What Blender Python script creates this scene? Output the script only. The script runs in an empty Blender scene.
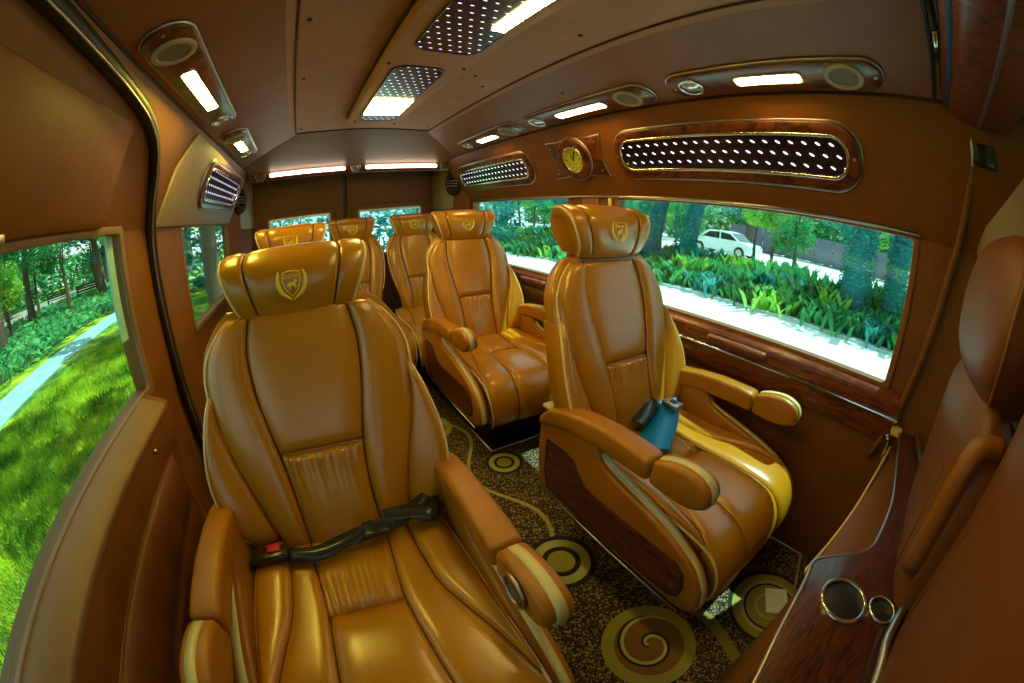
import bpy, bmesh, math, random
from mathutils import Vector, Matrix
random.seed(7)
PI = math.pi
S = bpy.context.scene
COL = S.collection
H = 1.13                     # eye height above the van floor

# ------------------------------------------------------------------ materials
def lin(c):
    return tuple(((v / 255) / 12.92 if v / 255 <= .04045 else ((v / 255 + .055) / 1.055) ** 2.4) for v in c) + (1,)

class NT:
    def __init__(s, name):
        s.m = bpy.data.materials.new(name); s.m.use_nodes = True
        s.t = s.m.node_tree; s.b = s.t.nodes['Principled BSDF']
    def n(s, kind, **kw):
        nd = s.t.nodes.new('ShaderNode' + kind)
        for k, v in kw.items():
            if k in ('operation', 'data_type', 'blend_type', 'wave_type', 'bands_direction', 'feature', 'distance', 'clamp', 'interpolation_type'):
                setattr(nd, k, v)
        return nd
    def l(s, a, b): s.t.links.new(a, b)
    def coord(s, scale=(1, 1, 1)):
        tc = s.n('TexCoord'); mp = s.n('Mapping'); mp.inputs['Scale'].default_value = scale
        s.l(tc.outputs['Object'], mp.inputs[0]); return mp.outputs[0]
    def math(s, op, a, b=None, c=None):
        nd = s.n('Math', operation=op)
        for i, v in enumerate((a, b, c)):
            if v is None: continue
            if isinstance(v, (int, float)): nd.inputs[i].default_value = v
            else: s.l(v, nd.inputs[i])
        return nd.outputs[0]
    def noise(s, scale, detail=4, rough=.5, vec=None):
        nz = s.n('TexNoise'); nz.inputs['Scale'].default_value = scale
        nz.inputs['Detail'].default_value = detail; nz.inputs['Roughness'].default_value = rough
        s.l(vec if vec is not None else s.coord(), nz.inputs['Vector']); return nz.outputs[0]
    def ramp(s, fac, stops, const=False):
        r = s.n('ValToRGB'); e = r.color_ramp.elements
        if const: r.color_ramp.interpolation = 'CONSTANT'
        while len(e) < len(stops): e.new(.5)
        for i, (p, c) in enumerate(stops):
            e[i].position = p; e[i].color = c if len(c) == 4 else (*c, 1)
        s.l(fac, r.inputs[0]); return r.outputs[0]
    def mix(s, fac, a, b):
        nd = s.n('Mix', data_type='RGBA')
        for sock, v in ((nd.inputs['Factor'], fac), (nd.inputs[6], a), (nd.inputs[7], b)):
            if isinstance(v, (int, float)): sock.default_value = v
            elif isinstance(v, tuple): sock.default_value = v
            else: s.l(v, sock)
        return nd.outputs[2]
    def bump(s, h, strength=.2, dist=.01):
        b = s.n('Bump'); b.inputs['Strength'].default_value = strength; b.inputs['Distance'].default_value = dist
        s.l(h, b.inputs['Height']); s.l(b.outputs[0], s.b.inputs['Normal'])

def plain(name, rgb, rough=.5, metal=0, spec=.5, coat=0):
    k = NT(name); k.b.inputs['Base Color'].default_value = rgb if len(rgb) == 4 else lin(rgb)
    k.b.inputs['Roughness'].default_value = rough; k.b.inputs['Metallic'].default_value = metal
    k.b.inputs['Specular IOR Level'].default_value = spec
    k.b.inputs['Coat Weight'].default_value = coat; k.b.inputs['Coat Roughness'].default_value = .08
    return k.m

def leather(name, c1, c2, rough=.38, grain=350, bs=.12, spec=.5, coat=0):
    k = NT(name)
    v = k.coord()
    k.l(k.ramp(k.noise(6, 5, .6, v), [(.3, c1), (.7, c2)]), k.b.inputs['Base Color'])
    k.b.inputs['Roughness'].default_value = rough
    k.b.inputs['Specular IOR Level'].default_value = spec
    k.b.inputs['Coat Weight'].default_value = coat; k.b.inputs['Coat Roughness'].default_value = .22
    vo = k.n('TexVoronoi'); vo.inputs['Scale'].default_value = grain; k.l(v, vo.inputs['Vector'])
    h = k.math('ADD', k.math('MULTIPLY', vo.outputs['Distance'], .5), k.math('MULTIPLY', k.noise(14, 4, .5, v), 2.2))
    k.bump(h, bs, .004)
    return k.m

def wood(name, dark, light, rough=.18, scale=(3, 3, 22), rot=None):
    k = NT(name)
    v = k.coord(scale)
    w = k.n('TexNoise'); w.inputs['Scale'].default_value = 2.2; w.inputs['Detail'].default_value = 8
    w.inputs['Distortion'].default_value = 1.4; k.l(v, w.inputs['Vector'])
    k.l(k.ramp(w.outputs[0], [(.32, dark), (.5, light), (.6, dark), (.72, light)]), k.b.inputs['Base Color'])
    k.b.inputs['Roughness'].default_value = rough + .15; k.b.inputs['Coat Weight'].default_value = .2
    k.b.inputs['Coat Roughness'].default_value = .05
    return k.m

def emit(name, rgb, strength):
    k = NT(name); k.b.inputs['Base Color'].default_value = (.8, .8, .8, 1)
    k.b.inputs['Emission Color'].default_value = (*rgb, 1); k.b.inputs['Emission Strength'].default_value = strength
    return k.m

def glassmat(name, tint, gl=.06):
    k = NT(name); t = k.t; t.nodes.remove(k.b)
    tr = k.n('BsdfTransparent'); tr.inputs[0].default_value = tint
    g = k.n('BsdfGlossy'); g.inputs['Roughness'].default_value = .03
    mx = k.n('MixShader'); mx.inputs[0].default_value = gl
    k.l(tr.outputs[0], mx.inputs[1]); k.l(g.outputs[0], mx.inputs[2])
    k.l(mx.outputs[0], t.nodes['Material Output'].inputs[0])
    return k.m

def leafmat(name, c1, c2, trans=.35, sc=1.5):
    k = NT(name); t = k.t
    nz = k.noise(sc, 3)
    c = k.ramp(nz, [(.35, c1), (.65, c2)])
    k.l(c, k.b.inputs['Base Color']); k.b.inputs['Roughness'].default_value = .6; k.b.inputs['Specular IOR Level'].default_value = .25
    tl = k.n('BsdfTranslucent'); k.l(c, tl.inputs[0])
    mx = k.n('MixShader'); mx.inputs[0].default_value = trans
    k.l(k.b.outputs[0], mx.inputs[1]); k.l(tl.outputs[0], mx.inputs[2]); k.l(mx.outputs[0], t.nodes['Material Output'].inputs[0])
    return k.m

def starmat(name, pu, pv, r, du=0.0):
    k = NT(name); tc = k.n('TexCoord'); sx = k.n('SeparateXYZ'); k.l(tc.outputs['Object'], sx.inputs[0])
    v = k.math('DIVIDE', sx.outputs[1], pv); row = k.math('FLOOR', k.math('ADD', v, .5))
    u = k.math('ADD', k.math('DIVIDE', sx.outputs[0], pu), k.math('MULTIPLY', row, .5))
    fu = k.math('MULTIPLY', k.math('SUBTRACT', k.math('FRACT', u), .5), pu); fv = k.math('MULTIPLY', k.math('SUBTRACT', v, row), pv)
    fv = k.math('ADD', fv, k.math('MULTIPLY', fu, du)); fu = k.math('MULTIPLY', fu, .42)
    d = k.math('SQRT', k.math('ADD', k.math('MULTIPLY', fu, fu), k.math('MULTIPLY', fv, fv)))
    m = k.math('LESS_THAN', d, r)
    k.b.inputs['Base Color'].default_value = (.02, .012, .03, 1); k.b.inputs['Roughness'].default_value = .22
    k.b.inputs['Emission Color'].default_value = (.82, .78, 1, 1); k.l(k.math('MULTIPLY', m, 2.2), k.b.inputs['Emission Strength'])
    return k.m
M = dict(
    star=starmat('star_vent', .046, .036, .0036, .45), star2=starmat('star_ceiling', .030, .034, .0021),
    leather=leather('seat_leather', (.42, .172, .004), (.52, .218, .005), .28, coat=.5),
    leather2=leather('seat_leather_dark', (.23, .075, .012), (.29, .10, .015), .42),
    armskin=leather('arm_skin', (.35, .125, .005), (.43, .158, .007), .34, 500, .2),
    frontskin=leather('front_seat_skin', (.15, .045, .010), (.20, .060, .014), .5),
    piping=plain('cream_piping', (.80, .62, .30, 1), .45),
    thread=plain('dark_seam', (.05, .018, .006, 1), .8),
    gold=plain('gold_thread', (.90, .66, .05, 1), .45),
    stripe=plain('cream_stripe', (.66, .56, .24, 1), .35),
    panel=leather('wall_vinyl', (.18, .056, .007), (.23, .074, .009), .5, 600, .1, .4),
    doorvinyl=leather('door_vinyl', (.19, .067, .006), (.24, .086, .008), .5, 600, .1, .4),
    ceil=leather('ceiling_vinyl', (.42, .205, .100), (.50, .245, .120), .6, 700, .1, .35),
    cove=leather('cove_vinyl', (.25, .086, .022), (.30, .105, .028), .5, 700, .1, .4),
    sillskin=leather('sill_skin', (.23, .13, .065), (.28, .16, .08), .5, 500, .1),
    greytrim=plain('grey_beige_trim', (.36, .27, .19, 1), .5),
    black=plain('black_rubber', (.012, .012, .012, 1), .5),
    dark=plain('dark_plastic', (.02, .016, .014, 1), .3),
    belt=plain('belt_webbing', (.03, .03, .028, 1), .25),
    sheenbelt=plain('blue_sheen_webbing', (.005, .25, .80, 1), .3),  # blue sheen on the belt, put into its base colour
    red=plain('red_button', (.6, .02, .02, 1), .4),
    chrome=plain('chrome', (.85, .82, .8, 1), .12, 1),
    satin=plain('satin_metal', (.55, .5, .47, 1), .3, 1),
    wood=wood('walnut_gloss', (.03, .007, .003), (.20, .045, .012), .15),
    wood2=wood('walnut_band', (.09, .018, .008), (.26, .06, .02), .15, (20, 2.5, 20)),
    wood3=wood('walnut_table', (.022, .006, .004), (.12, .028, .010), .15, (4, 26, 4)),
    spk=plain('speaker_grey', (.42, .34, .20, 1), .5),
    spkin=plain('speaker_inner', (.20, .16, .10, 1), .6),
    lampw=emit('lamp_light', (1, .66, .18), 42),
    lamply=emit('left_lamp_light', (1, .80, .10), 85),
    barw=emit('bar_light', (1, .80, .60), 10),
    ceilw=emit('ceiling_light', (1, .80, .22), 34),
    led=emit('led_dot', (.85, .8, 1), 2.6),
    mesh=plain('dark_mesh', (.012, .010, .03, 1), .25),
    clockface=plain('clock_face', (.62, .60, .05, 1), .4),
    glass=glassmat('tinted_glass', (.72, 1, .97, 1)),
    glassL=glassmat('side_glass', (.86, 1, .90, 1), .04),
    lens=plain('clear_lens', (.7, .72, .75, 1), .08, .6),
    screen=plain('black_screen', (.01, .02, .02, 1), .06, 0, .8, 1),
    paper=plain('white_paper', (.95, .95, .86, 1), .6),
    metaldark=plain('dark_metal', (.04, .03, .025, 1), .4, .6),
    cream=plain('edge_cream', (.75, .5, .16, 1), .4),
    bluestrip=plain('blue_strip', (.10, .22, .42, 1), .2, .5),
)

# ------------------------------------------------------------------ object helpers
def link(name, me, mat=None, parent=None):
    o = bpy.data.objects.new(name, me); COL.objects.link(o)
    if mat is not None:
        if isinstance(mat, str): mat = M[mat]
        me.materials.append(mat)
    if parent is not None: o.parent = parent
    return o
def tag(o, label, cat, group=None, kind=None):
    o['label'] = label; o['category'] = cat
    if group: o['group'] = group
    if kind: o['kind'] = kind
    return o
def structure(o, label=None):
    o['kind'] = 'structure'
    if label: o['label'] = label
    return o
def empty(name, loc=(0, 0, 0), mat=None):
    o = bpy.data.objects.new(name, None); COL.objects.link(o); o.empty_display_size = .1
    if mat is not None: o.matrix_world = mat
    else: o.location = loc
    return o
def copy_tree(o, parent=None):
    c = o.copy(); COL.objects.link(c); c.parent = parent
    for ch in list(o.children): copy_tree(ch, c)
    return c
def mesh_from(verts, faces, smooth=True):
    me = bpy.data.meshes.new('m'); me.from_pydata([tuple(v) for v in verts], [], faces); me.validate(); me.update()
    bm = bmesh.new(); bm.from_mesh(me); bmesh.ops.recalc_face_normals(bm, faces=bm.faces); bm.to_mesh(me); bm.free()
    if smooth: me.polygons.foreach_set('use_smooth', [True] * len(me.polygons))
    return me
def bevel(o, w, seg=2, ang=40):
    m = o.modifiers.new('bevel', 'BEVEL'); m.width = w; m.segments = seg; m.limit_method = 'ANGLE'; m.angle_limit = math.radians(ang)
    m.harden_normals = False
    o.data.polygons.foreach_set('use_smooth', [True] * len(o.data.polygons))
    return o
def box(name, x0, x1, y0, y1, z0, z1, mat, parent=None, bv=0, seg=2):
    v = [(x, y, z) for x in (x0, x1) for y in (y0, y1) for z in (z0, z1)]
    f = [(0, 1, 3, 2), (4, 6, 7, 5), (0, 4, 5, 1), (2, 3, 7, 6), (0, 2, 6, 4), (1, 5, 7, 3)]
    o = link(name, mesh_from(v, f, False), mat, parent)
    if bv: bevel(o, bv, seg)
    return o
def cat(pts, n, closed=False):
    P = [Vector(p) for p in pts]; out = []
    m = len(P)
    segs = m if closed else m - 1
    for k in range(n + (0 if closed else 1)):
        t = k / n * segs; i = min(int(t), segs - 1); f = t - i
        if closed: a, b, c, d = P[(i - 1) % m], P[i % m], P[(i + 1) % m], P[(i + 2) % m]
        else:
            b, c = P[i], P[i + 1]
            a = P[i - 1] if i > 0 else b * 2 - c
            d = P[i + 2] if i + 2 < m else c * 2 - b
        out.append(.5 * ((2 * b) + (c - a) * f + (2 * a - 5 * b + 4 * c - d) * f * f + (3 * b - a - 3 * c + d) * f ** 3))
    return out
def tube_data(P, r, sides=8, closed=False):
    vs, fs = [], []; n = len(P); P = [Vector(p) for p in P]
    up = Vector((0.13, 0.21, 1)).normalized()
    for i, p in enumerate(P):
        a = P[(i - 1) % n] if (closed or i) else p; b = P[(i + 1) % n] if (closed or i < n - 1) else p
        t = (b - a).normalized(); s = t.cross(up)
        if s.length < .05: s = t.cross(Vector((1, 0, 0)))
        s.normalize(); w = s.cross(t)
        for k in range(sides):
            an = 2 * PI * k / sides; vs.append(p + s * r * math.cos(an) + w * r * math.sin(an))
    for i in range(n if closed else n - 1):
        j = (i + 1) % n
        for k in range(sides):
            k2 = (k + 1) % sides; fs.append((i * sides + k, i * sides + k2, j * sides + k2, j * sides + k))
    if not closed:
        fs.append(tuple(range(sides))[::-1]); fs.append(tuple((n - 1) * sides + k for k in range(sides)))
    return vs, fs
def tube(name, P, r, mat, parent=None, sides=8, closed=False):
    v, f = tube_data(P, r, sides, closed); return link(name, mesh_from(v, f), mat, parent)
def extrude(name, poly, depth, fr, mat, parent=None, bv=0, seg=2, smooth=False):
    """poly: 2-D outline; fr(u, v, w) -> xyz; extruded w = 0..depth."""
    n = len(poly); v = [fr(a, b, 0) for a, b in poly] + [fr(a, b, depth) for a, b in poly]
    f = [tuple(range(n)), tuple(range(2 * n - 1, n - 1, -1))] + [(i, (i + 1) % n, n + (i + 1) % n, n + i) for i in range(n)]
    me = mesh_from(v, f, False); o = link(name, me, mat, parent)
    if bv: bevel(o, bv, seg, 35)
    return o
XY = lambda a, b, w: (a, b, w)
def stadium(w, h, r, n=8, cx=0, cy=0):
    out = []
    for (sx, sy, a0) in ((1, 1, 0), (-1, 1, 90), (-1, -1, 180), (1, -1, 270)):
        for k in range(n + 1):
            a = math.radians(a0 + 90 * k / n)
            out.append((cx + sx * (w / 2 - r) + r * math.cos(a), cy + sy * (h / 2 - r) + r * math.sin(a)))
    return out
def circle(r, n=28, cx=0, cy=0, ry=None):
    return [(cx + r * math.cos(2 * PI * k / n), cy + (ry or r) * math.sin(2 * PI * k / n)) for k in range(n)]
def ringx(name, outer, inner, z0, z1, mat, parent=None, bv=0):
    n = len(outer)
    v = [(*p, z0) for p in outer] + [(*p, z0) for p in inner] + [(*p, z1) for p in outer] + [(*p, z1) for p in inner]
    f = []
    for i in range(n):
        j = (i + 1) % n
        f += [(i, j, n + j, n + i), (2 * n + i, 3 * n + i, 3 * n + j, 2 * n + j), (i, 2 * n + i, 2 * n + j, j), (n + i, n + j, 3 * n + j, 3 * n + i)]
    o = link(name, mesh_from(v, f, False), mat, parent)
    if bv: bevel(o, bv, 2, 50)
    return o
def plate(name, outline, z0, z1, mat, parent=None, bv=0):
    return extrude(name, outline, z1 - z0, lambda a, b, w: (a, b, z0 + w), mat, parent, bv)
def interp(x, tab):
    tab = sorted(tab)
    if x <= tab[0][0]: return tab[0][1]
    for (a, p), (b, q) in zip(tab, tab[1:]):
        if x <= b:
            t = (x - a) / (b - a); return p + (q - p) * t
    return tab[-1][1]

def pad(name, L, R, N, bulge, thick, mat, parent=None, nu=16, nv=22, pu=3.2, pv=9, fn=None):
    """A stuffed panel between the edge curves L and R (same count of control points), domed along the normals N."""
    Lc, Rc, Nc = cat(L, nv), cat(R, nv), cat(N, nv)
    vs, fs = [], []
    for i in range(nv + 1):
        v = i / nv; dv = max(0, 1 - abs(2 * v - 1) ** pv) ** .5
        n = Nc[i].normalized()
        for j in range(nu + 1):
            u = j / nu
            # crowd samples to the edges so that the roll-over reads round
            uu = .5 - .5 * math.cos(PI * u)
            du = max(0, 1 - abs(2 * uu - 1) ** pu) ** .5
            p = Lc[i].lerp(Rc[i], uu) + n * (bulge * du * dv)
            if fn: p = p + n * fn(uu, v) * du * dv
            vs.append(p)
    W = nu + 1; T = len(vs)
    for i in range(nv + 1):
        n = Nc[i].normalized()
        for j in range(W): 
            uu = .5 - .5 * math.cos(PI * j / nu)
            vs.append(Lc[i].lerp(Rc[i], uu) - n * thick)
    for i in range(nv):
        for j in range(nu):
            a = i * W + j; fs.append((a, a + 1, a + W + 1, a + W)); fs.append((T + a, T + a + W, T + a + W + 1, T + a + 1))
    for i in range(nv):
        a = i * W; b = i * W + nu
        fs.append((a, a + W, T + a + W, T + a)); fs.append((b, T + b, T + b + W, b + W))
    for j in range(nu):
        a = j; b = nv * W + j
        fs.append((a, T + a, T + a + 1, a + 1)); fs.append((b, b + 1, T + b + 1, T + b))
    return link(name, mesh_from(vs, fs), mat, parent)

def frame_mat(org, U, V):
    U = Vector(U).normalized(); V = Vector(V).normalized(); N = U.cross(V)
    m = Matrix.Identity(4)
    for i, c in enumerate((U, V, N)):
        for r in range(3): m[r][i] = c[r]
    m.translation = Vector(org); return m

# ------------------------------------------------------------------ seats
def YB(z): return interp(z, [(.40, .0), (.5, .03), (.65, .085), (.8, .14), (.97, .205), (1.15, .25)])
def bnorm(z):
    d = Vector((0, YB(z + .02) - YB(z - .02), .04)).normalized(); return Vector((0, -d.z, d.y))
HB = [(.40, .160), (.50, .176), (.58, .200), (.66, .228), (.76, .248), (.85, .249), (.92, .226), (.97, .168)]
HI = [(.40, .095), (.55, .092), (.65, .100), (.75, .122), (.85, .136), (.92, .132), (.97, .118)]

def emblem(parent, mtx):
    """gold embroidered crest: shield, two laurel arcs, running horse, letters."""
    e = bpy.data.objects.new('emblem', None)
    vs, fs = [], []
    def add(v, f):
        b = len(vs); vs.extend(v); fs.extend(tuple(i + b for i in q) for q in f)
    sh = [(-.020, .028), (0, .031), (.020, .028), (.022, .008), (.015, -.012), (0, -.028), (-.015, -.012), (-.022, .008)]
    pts = [Vector((a, b, .0015)) for a, b in sh]
    add(*tube_data(pts, .0016, 6, True))
    for s in (-1, 1):
        arc = cat([(s * .030, .032, .001), (s * .034, .008, .001), (s * .026, -.016, .001), (s * .002, -.036, .001)], 14)
        n = len(arc); v = []; f = []
        for i, p in enumerate(arc):
            w = .0012 + .0042 * math.sin(PI * i / (n - 1)) ** .8
            t = (arc[min(i + 1, n - 1)] - arc[max(i - 1, 0)]).normalized(); q = Vector((-t.y, t.x, 0))
            v += [p + q * w, p + q * 0 + Vector((0, 0, .0022)), p - q * w]
        for i in range(n - 1):
            a = i * 3; f += [(a, a + 3, a + 4, a + 1), (a + 1, a + 4, a + 5, a + 2)]
        add(v, f)
    horse = [(-.013, -.006), (-.010, .003), (-.003, .005), (.003, .004), (.007, .011), (.012, .010), (.014, .006), (.010, .004), (.009, -.002), (.012, -.006),
             (.008, -.011), (.007, -.006), (.002, -.003), (-.003, -.004), (-.004, -.012), (-.008, -.014), (-.007, -.007), (-.010, -.004), (-.015, -.010)]
    n = len(horse); add([Vector((a, b, .0025)) for a, b in horse] + [Vector((a, b, -.001)) for a, b in horse], [tuple(range(n))] + [(i, (i + 1) % n, n + (i + 1) % n, n + i) for i in range(n)])
    o = link('emblem', mesh_from(vs, fs, False), 'gold', parent); o.matrix_local = mtx
    o['label'] = 'gold embroidered crest with shield, laurels and running horse'
    cu = bpy.data.curves.new('t', 'FONT'); cu.body = 'DCAR'; cu.size = .0125; cu.extrude = .0008; cu.align_x = 'CENTER'; cu.space_character = 1.05
    t = bpy.data.objects.new('t', cu); COL.objects.link(t)
    dg = bpy.context.evaluated_depsgraph_get(); me = bpy.data.meshes.new_from_object(t.evaluated_get(dg)); bpy.data.objects.remove(t)
    me.materials.clear()
    for v in me.vertices: v.co = Vector((v.co.x, v.co.y + .0145, v.co.z + .002))
    link('lettering', me, 'gold', o)
    return o

def headrest(root, dz=0, w=1.0, style=0):
    g = Vector((0, 0, dz))
    def LR(hw, z, y): return Vector((hw * w, y, z)) + g
    prof = [(.962, .200, .136), (.985, .182, .148), (1.03, .172, .166), (1.075, .178, .182), (1.102, .200, .188), (1.116, .240, .186), (1.112, .285, .178)]
    Nn = []
    for i, (z, y, _) in enumerate(prof):
        a = prof[max(i - 1, 0)]; b = prof[min(i + 1, len(prof) - 1)]
        d = Vector((0, b[1] - a[1], b[0] - a[0])).normalized(); Nn.append(Vector((0, -d.z, d.y)))
    def seg(name, f0, f1, bulge, par, pu=4):
        L = [LR(f0 * hw, z - .014 * (1 - f0 * f0) * max(0, 1 - i / 2) + .006 * (1 - f0 * f0) * max(0, i - 3) / 3, y + .012 * f0 * f0) for i, (z, y, hw) in enumerate(prof)]
        R = [LR(f1 * hw, z - .014 * (1 - f1 * f1) * max(0, 1 - i / 2) + .006 * (1 - f1 * f1) * max(0, i - 3) / 3, y + .012 * f1 * f1) for i, (z, y, hw) in enumerate(prof)]
        return pad(name, L, R, Nn, bulge, .03, 'leather', par, 14, 20, pu, 14)
    hr = seg('headrest', -.66, .66, .012, root, 5)
    seg('side_pad', -1, -.66, .010, hr); seg('side_pad', .66, 1, .010, hr)
    # body behind
    v, f = [], []
    ys = [(.964, .208, .137), (.985, .192, .149), (1.03, .182, .167), (1.075, .188, .182), (1.098, .208, .187), (1.108, .245, .186), (1.106, .285, .178), (1.075, .315, .168), (1.02, .31, .155), (.970, .28, .140)]
    for z, y, hw in ys:
        for k in (-1, -.92, 0, .92, 1):
            v.append(LR(hw * k, z, y + .010 * k * k))
    m = len(ys)
    for i in range(m):
        j = (i + 1) % m
        for k in range(4): f.append((i * 5 + k, i * 5 + k + 1, j * 5 + k + 1, j * 5 + k))
    f.append(tuple(i * 5 for i in range(m))); f.append(tuple(i * 5 + 4 for i in range(m))[::-1])
    b = link('headrest_body', mesh_from(v, f, True), 'leather', hr); bevel(b, .006, 2, 50)
    for s in (-1, 1):
        P = cat([LR(s * hw * 1.0, z, y + .006) for z, y, hw in prof], 24)
        tube('piping', P, .0042, 'piping', hr, 6)
        Q = cat([LR(s * hw * .66, z, y + .005) + Vector(Nn[i]) * .003 for i, (z, y, hw) in enumerate(prof)], 24)
        tube('seam', Q, .003, 'thread', hr, 6)
        tube('post', [LR(s * .06, .93 - dz, .235), LR(s * .06, 1.0, .245)], .007, 'chrome', hr)
    # emblem frame: x right, y up along the face, z out (toward -y)
    z0, y0 = 1.045, .172
    U = Vector((1, 0, 0)); Vv = Vector((0, .07, 1)).normalized(); Nz = U.cross(Vv)
    m4 = frame_mat(Vector((0, y0 - .012 - .0015, z0)) + g, U, Vv)
    e = emblem(hr, m4)
    return hr

def seat_back(root, low=.40, w=1.0, wings=True, wk=1):
    def P(sx, hw, z, dy=0): return Vector((sx * hw * w, YB(z) + dy, z))
    def strip(name, s, inner, outer, zs, bulge, dyi, dyo, fn=None, pu=3.2, mat='leather'):
        A = [P(s, interp(z, inner), z, dyi(z) if callable(dyi) else dyi) for z in zs]
        B = [P(s, interp(z, outer), z, dyo(z) if callable(dyo) else dyo) for z in zs]
        N = [bnorm(z) for z in zs]
        return pad(name, A if s > 0 else B, B if s > 0 else A, N, bulge, .045, mat, root, 14, 26, pu, 12, fn)
    # centre panels
    zs = [.655, .72, .80, .88, .94, .972]
    NI = [(z, -h) for z, h in HI]
    pad('upper_back_panel', [P(1, -interp(z, HI), z) for z in zs], [P(1, interp(z, HI), z) for z in zs], [bnorm(z) for z in zs], .016, .045, 'leather', root, 20, 24, 4, 16,
        lambda u, v: -.0035 * math.exp(-v / .12) * (1 + math.sin(u * 40)) * .5)
    zs = [low, .46, .52, .58, .62, .652]
    pad('lower_back_panel', [P(1, -interp(z, HI), z) for z in zs], [P(1, interp(z, HI), z) for z in zs], [bnorm(z) for z in zs], .026, .045, 'leather', root, 64, 30, 4, 16,
        lambda u, v: .0085 * math.sin(u * 62 + 2.2 * math.sin(u * 9)) * math.exp(-(1 - v) / .16) * min(1, (1 - v) / .04) + .003 * math.sin(u * 21 + 5 * v) * math.exp(-(1 - v) / .3))
    zs = [low, .50, .60, .70, .80, .88, .94, .972]
    for s in (-1, 1):
        strip('side_bolster', s, HI, HB, zs, .030, 0, lambda z: .012)
        tube('piping', cat([P(s, interp(z, HB) + .001, z, .004) - Vector((0, .002, 0)) for z in [.60, .66, .72, .78, .85, .90, .94, .968]], 30), .0042, 'piping', root, 6)
        tube('seam', cat([P(s, interp(z, HI), z, -.004) for z in zs], 30), .003, 'thread', root, 6)
        if wings:
            WI = [(.43, .170), (.50, .178), (.58, .195), (.66, .218), (.74, .236), (.81, .238)]
            WO = [(.43, .215), (.47, .250), (.53, .276), (.60, .288), (.67, .286), (.74, .272), (.79, .256), (.815, .244)]
            zw = [.43, .47, .53, .60, .67, .74, .79, .815]
            dy = [.015, -.012, -.028, -.034, -.030, -.018, -.002, .012]
            A = [P(s, interp(z, WI), z, .008 + max(0, q) * .8) for z, q in zip(zw, dy)]; B = [P(s, interp(z, WO), z, q) for z, q in zip(zw, dy)]
            N = [(bnorm(z) + Vector((-s * .15, 0, 0))) for z in zw]
            pad('side_wing', A if s > 0 else B, B if s > 0 else A, N, .022, .07, 'leather', root, 14, 26, 2.4, 4)
            tube('piping', cat([P(s, interp(z, WO) + .001, z, q - .002) for z, q in zip(zw, dy)], 26), .0042, 'piping', root, 6)
    # rear shell
    zs = [low - .06, .5, .6, .7, .8, .88, .94, .975]
    L = [P(1, interp(z, HB) + .006, z, .05) for z in zs]; R = [P(1, -interp(z, HB) - .006, z, .05) for z in zs]
    pad('back_shell', L, R, [-bnorm(z) for z in zs], .075, .045, 'leather', root, 20, 22, 5, 6)

CP = [((.05, .428), (0, .1, 1)), ((-.06, .423), (0, 0, 1)), ((-.14, .419), (0, 0, 1)), ((-.22, .419), (0, 0, 1)), ((-.37, .422), (0, -.1, 1)), ((-.490, .404), (0, -.5, .9)),
      ((-.545, .360), (0, -1, .45)), ((-.565, .300), (0, -1, .1)), ((-.560, .24), (0, -1, -.1)), ((-.535, .195), (0, -1, -.3))]
def cushion(root, w=1.0):
    def seg(name, a, b, hi, ho, bulge, s=0, fn=None, nu=18, pu=3.2, lift=0):
        idx = list(range(a, b + 1))
        A = [Vector((hi(k) * w, CP[k][0][0], CP[k][0][1])) + Vector(CP[k][1]).normalized() * 0 for k in idx]
        B = [Vector((ho(k) * w, CP[k][0][0], CP[k][0][1])) + Vector(CP[k][1]).normalized() * lift for k in idx]
        return pad(name, A, B, [Vector(CP[k][1]) for k in idx], bulge, .05, 'leather', root, nu, 26, pu, 12, fn)
    ci = [.098, .094, .088, .084, .094, .104, .108, .108, .106, .104]
    cx = [.230, .244, .250, .252, .252, .252, .250, .246, .238, .230]
    co = [.150, .152, .158, .168, .218, .249, .248, .244, .236, .228]
    seg('rear_cushion_panel', 0, 3, lambda k: -ci[k], lambda k: ci[k], .016, fn=lambda u, v: .0085 * math.sin(u * 58 + 2 * math.sin(u * 11)) * math.exp(-(1 - v) / .17) * min(1, (1 - v) / .04), nu=60, pu=5)
    seg('front_cushion_panel', 3, 9, lambda k: -ci[k], lambda k: ci[k], .017, nu=20, pu=5)
    for s in (-1, 1):
        if s > 0:
            seg('inner_bolster', 0, 9, lambda k: ci[k], lambda k: co[k], .018, pu=4); seg('outer_bolster', 0, 5, lambda k: co[k], lambda k: cx[k], .024, pu=2.8)
        else:
            seg('inner_bolster', 0, 9, lambda k: -co[k], lambda k: -ci[k], .018, pu=4); seg('outer_bolster', 0, 5, lambda k: -cx[k], lambda k: -co[k], .024, pu=2.8)
        for arr, r, m, nm, kk in ((cx, .0042, 'piping', 'piping', 10), (ci, .003, 'thread', 'seam', 10), (co, .003, 'thread', 'seam', 6)):
            tube(nm, cat([Vector((s * arr[k] * w, CP[k][0][0], CP[k][0][1])) + Vector(CP[k][1]).normalized() * .003 for k in range(kk)], 40), r, m, root, 6)
    # foam base under the pads
    poly = [(.06, .415), (-.40, .41), (-.48, .39), (-.53, .35), (-.55, .30), (-.545, .24), (-.52, .195), (.06, .235)]
    extrude('cushion_base', poly, .47 * w, lambda a, b, t: (-.235 * w + t, a, b), 'leather2', root, .008)

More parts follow.
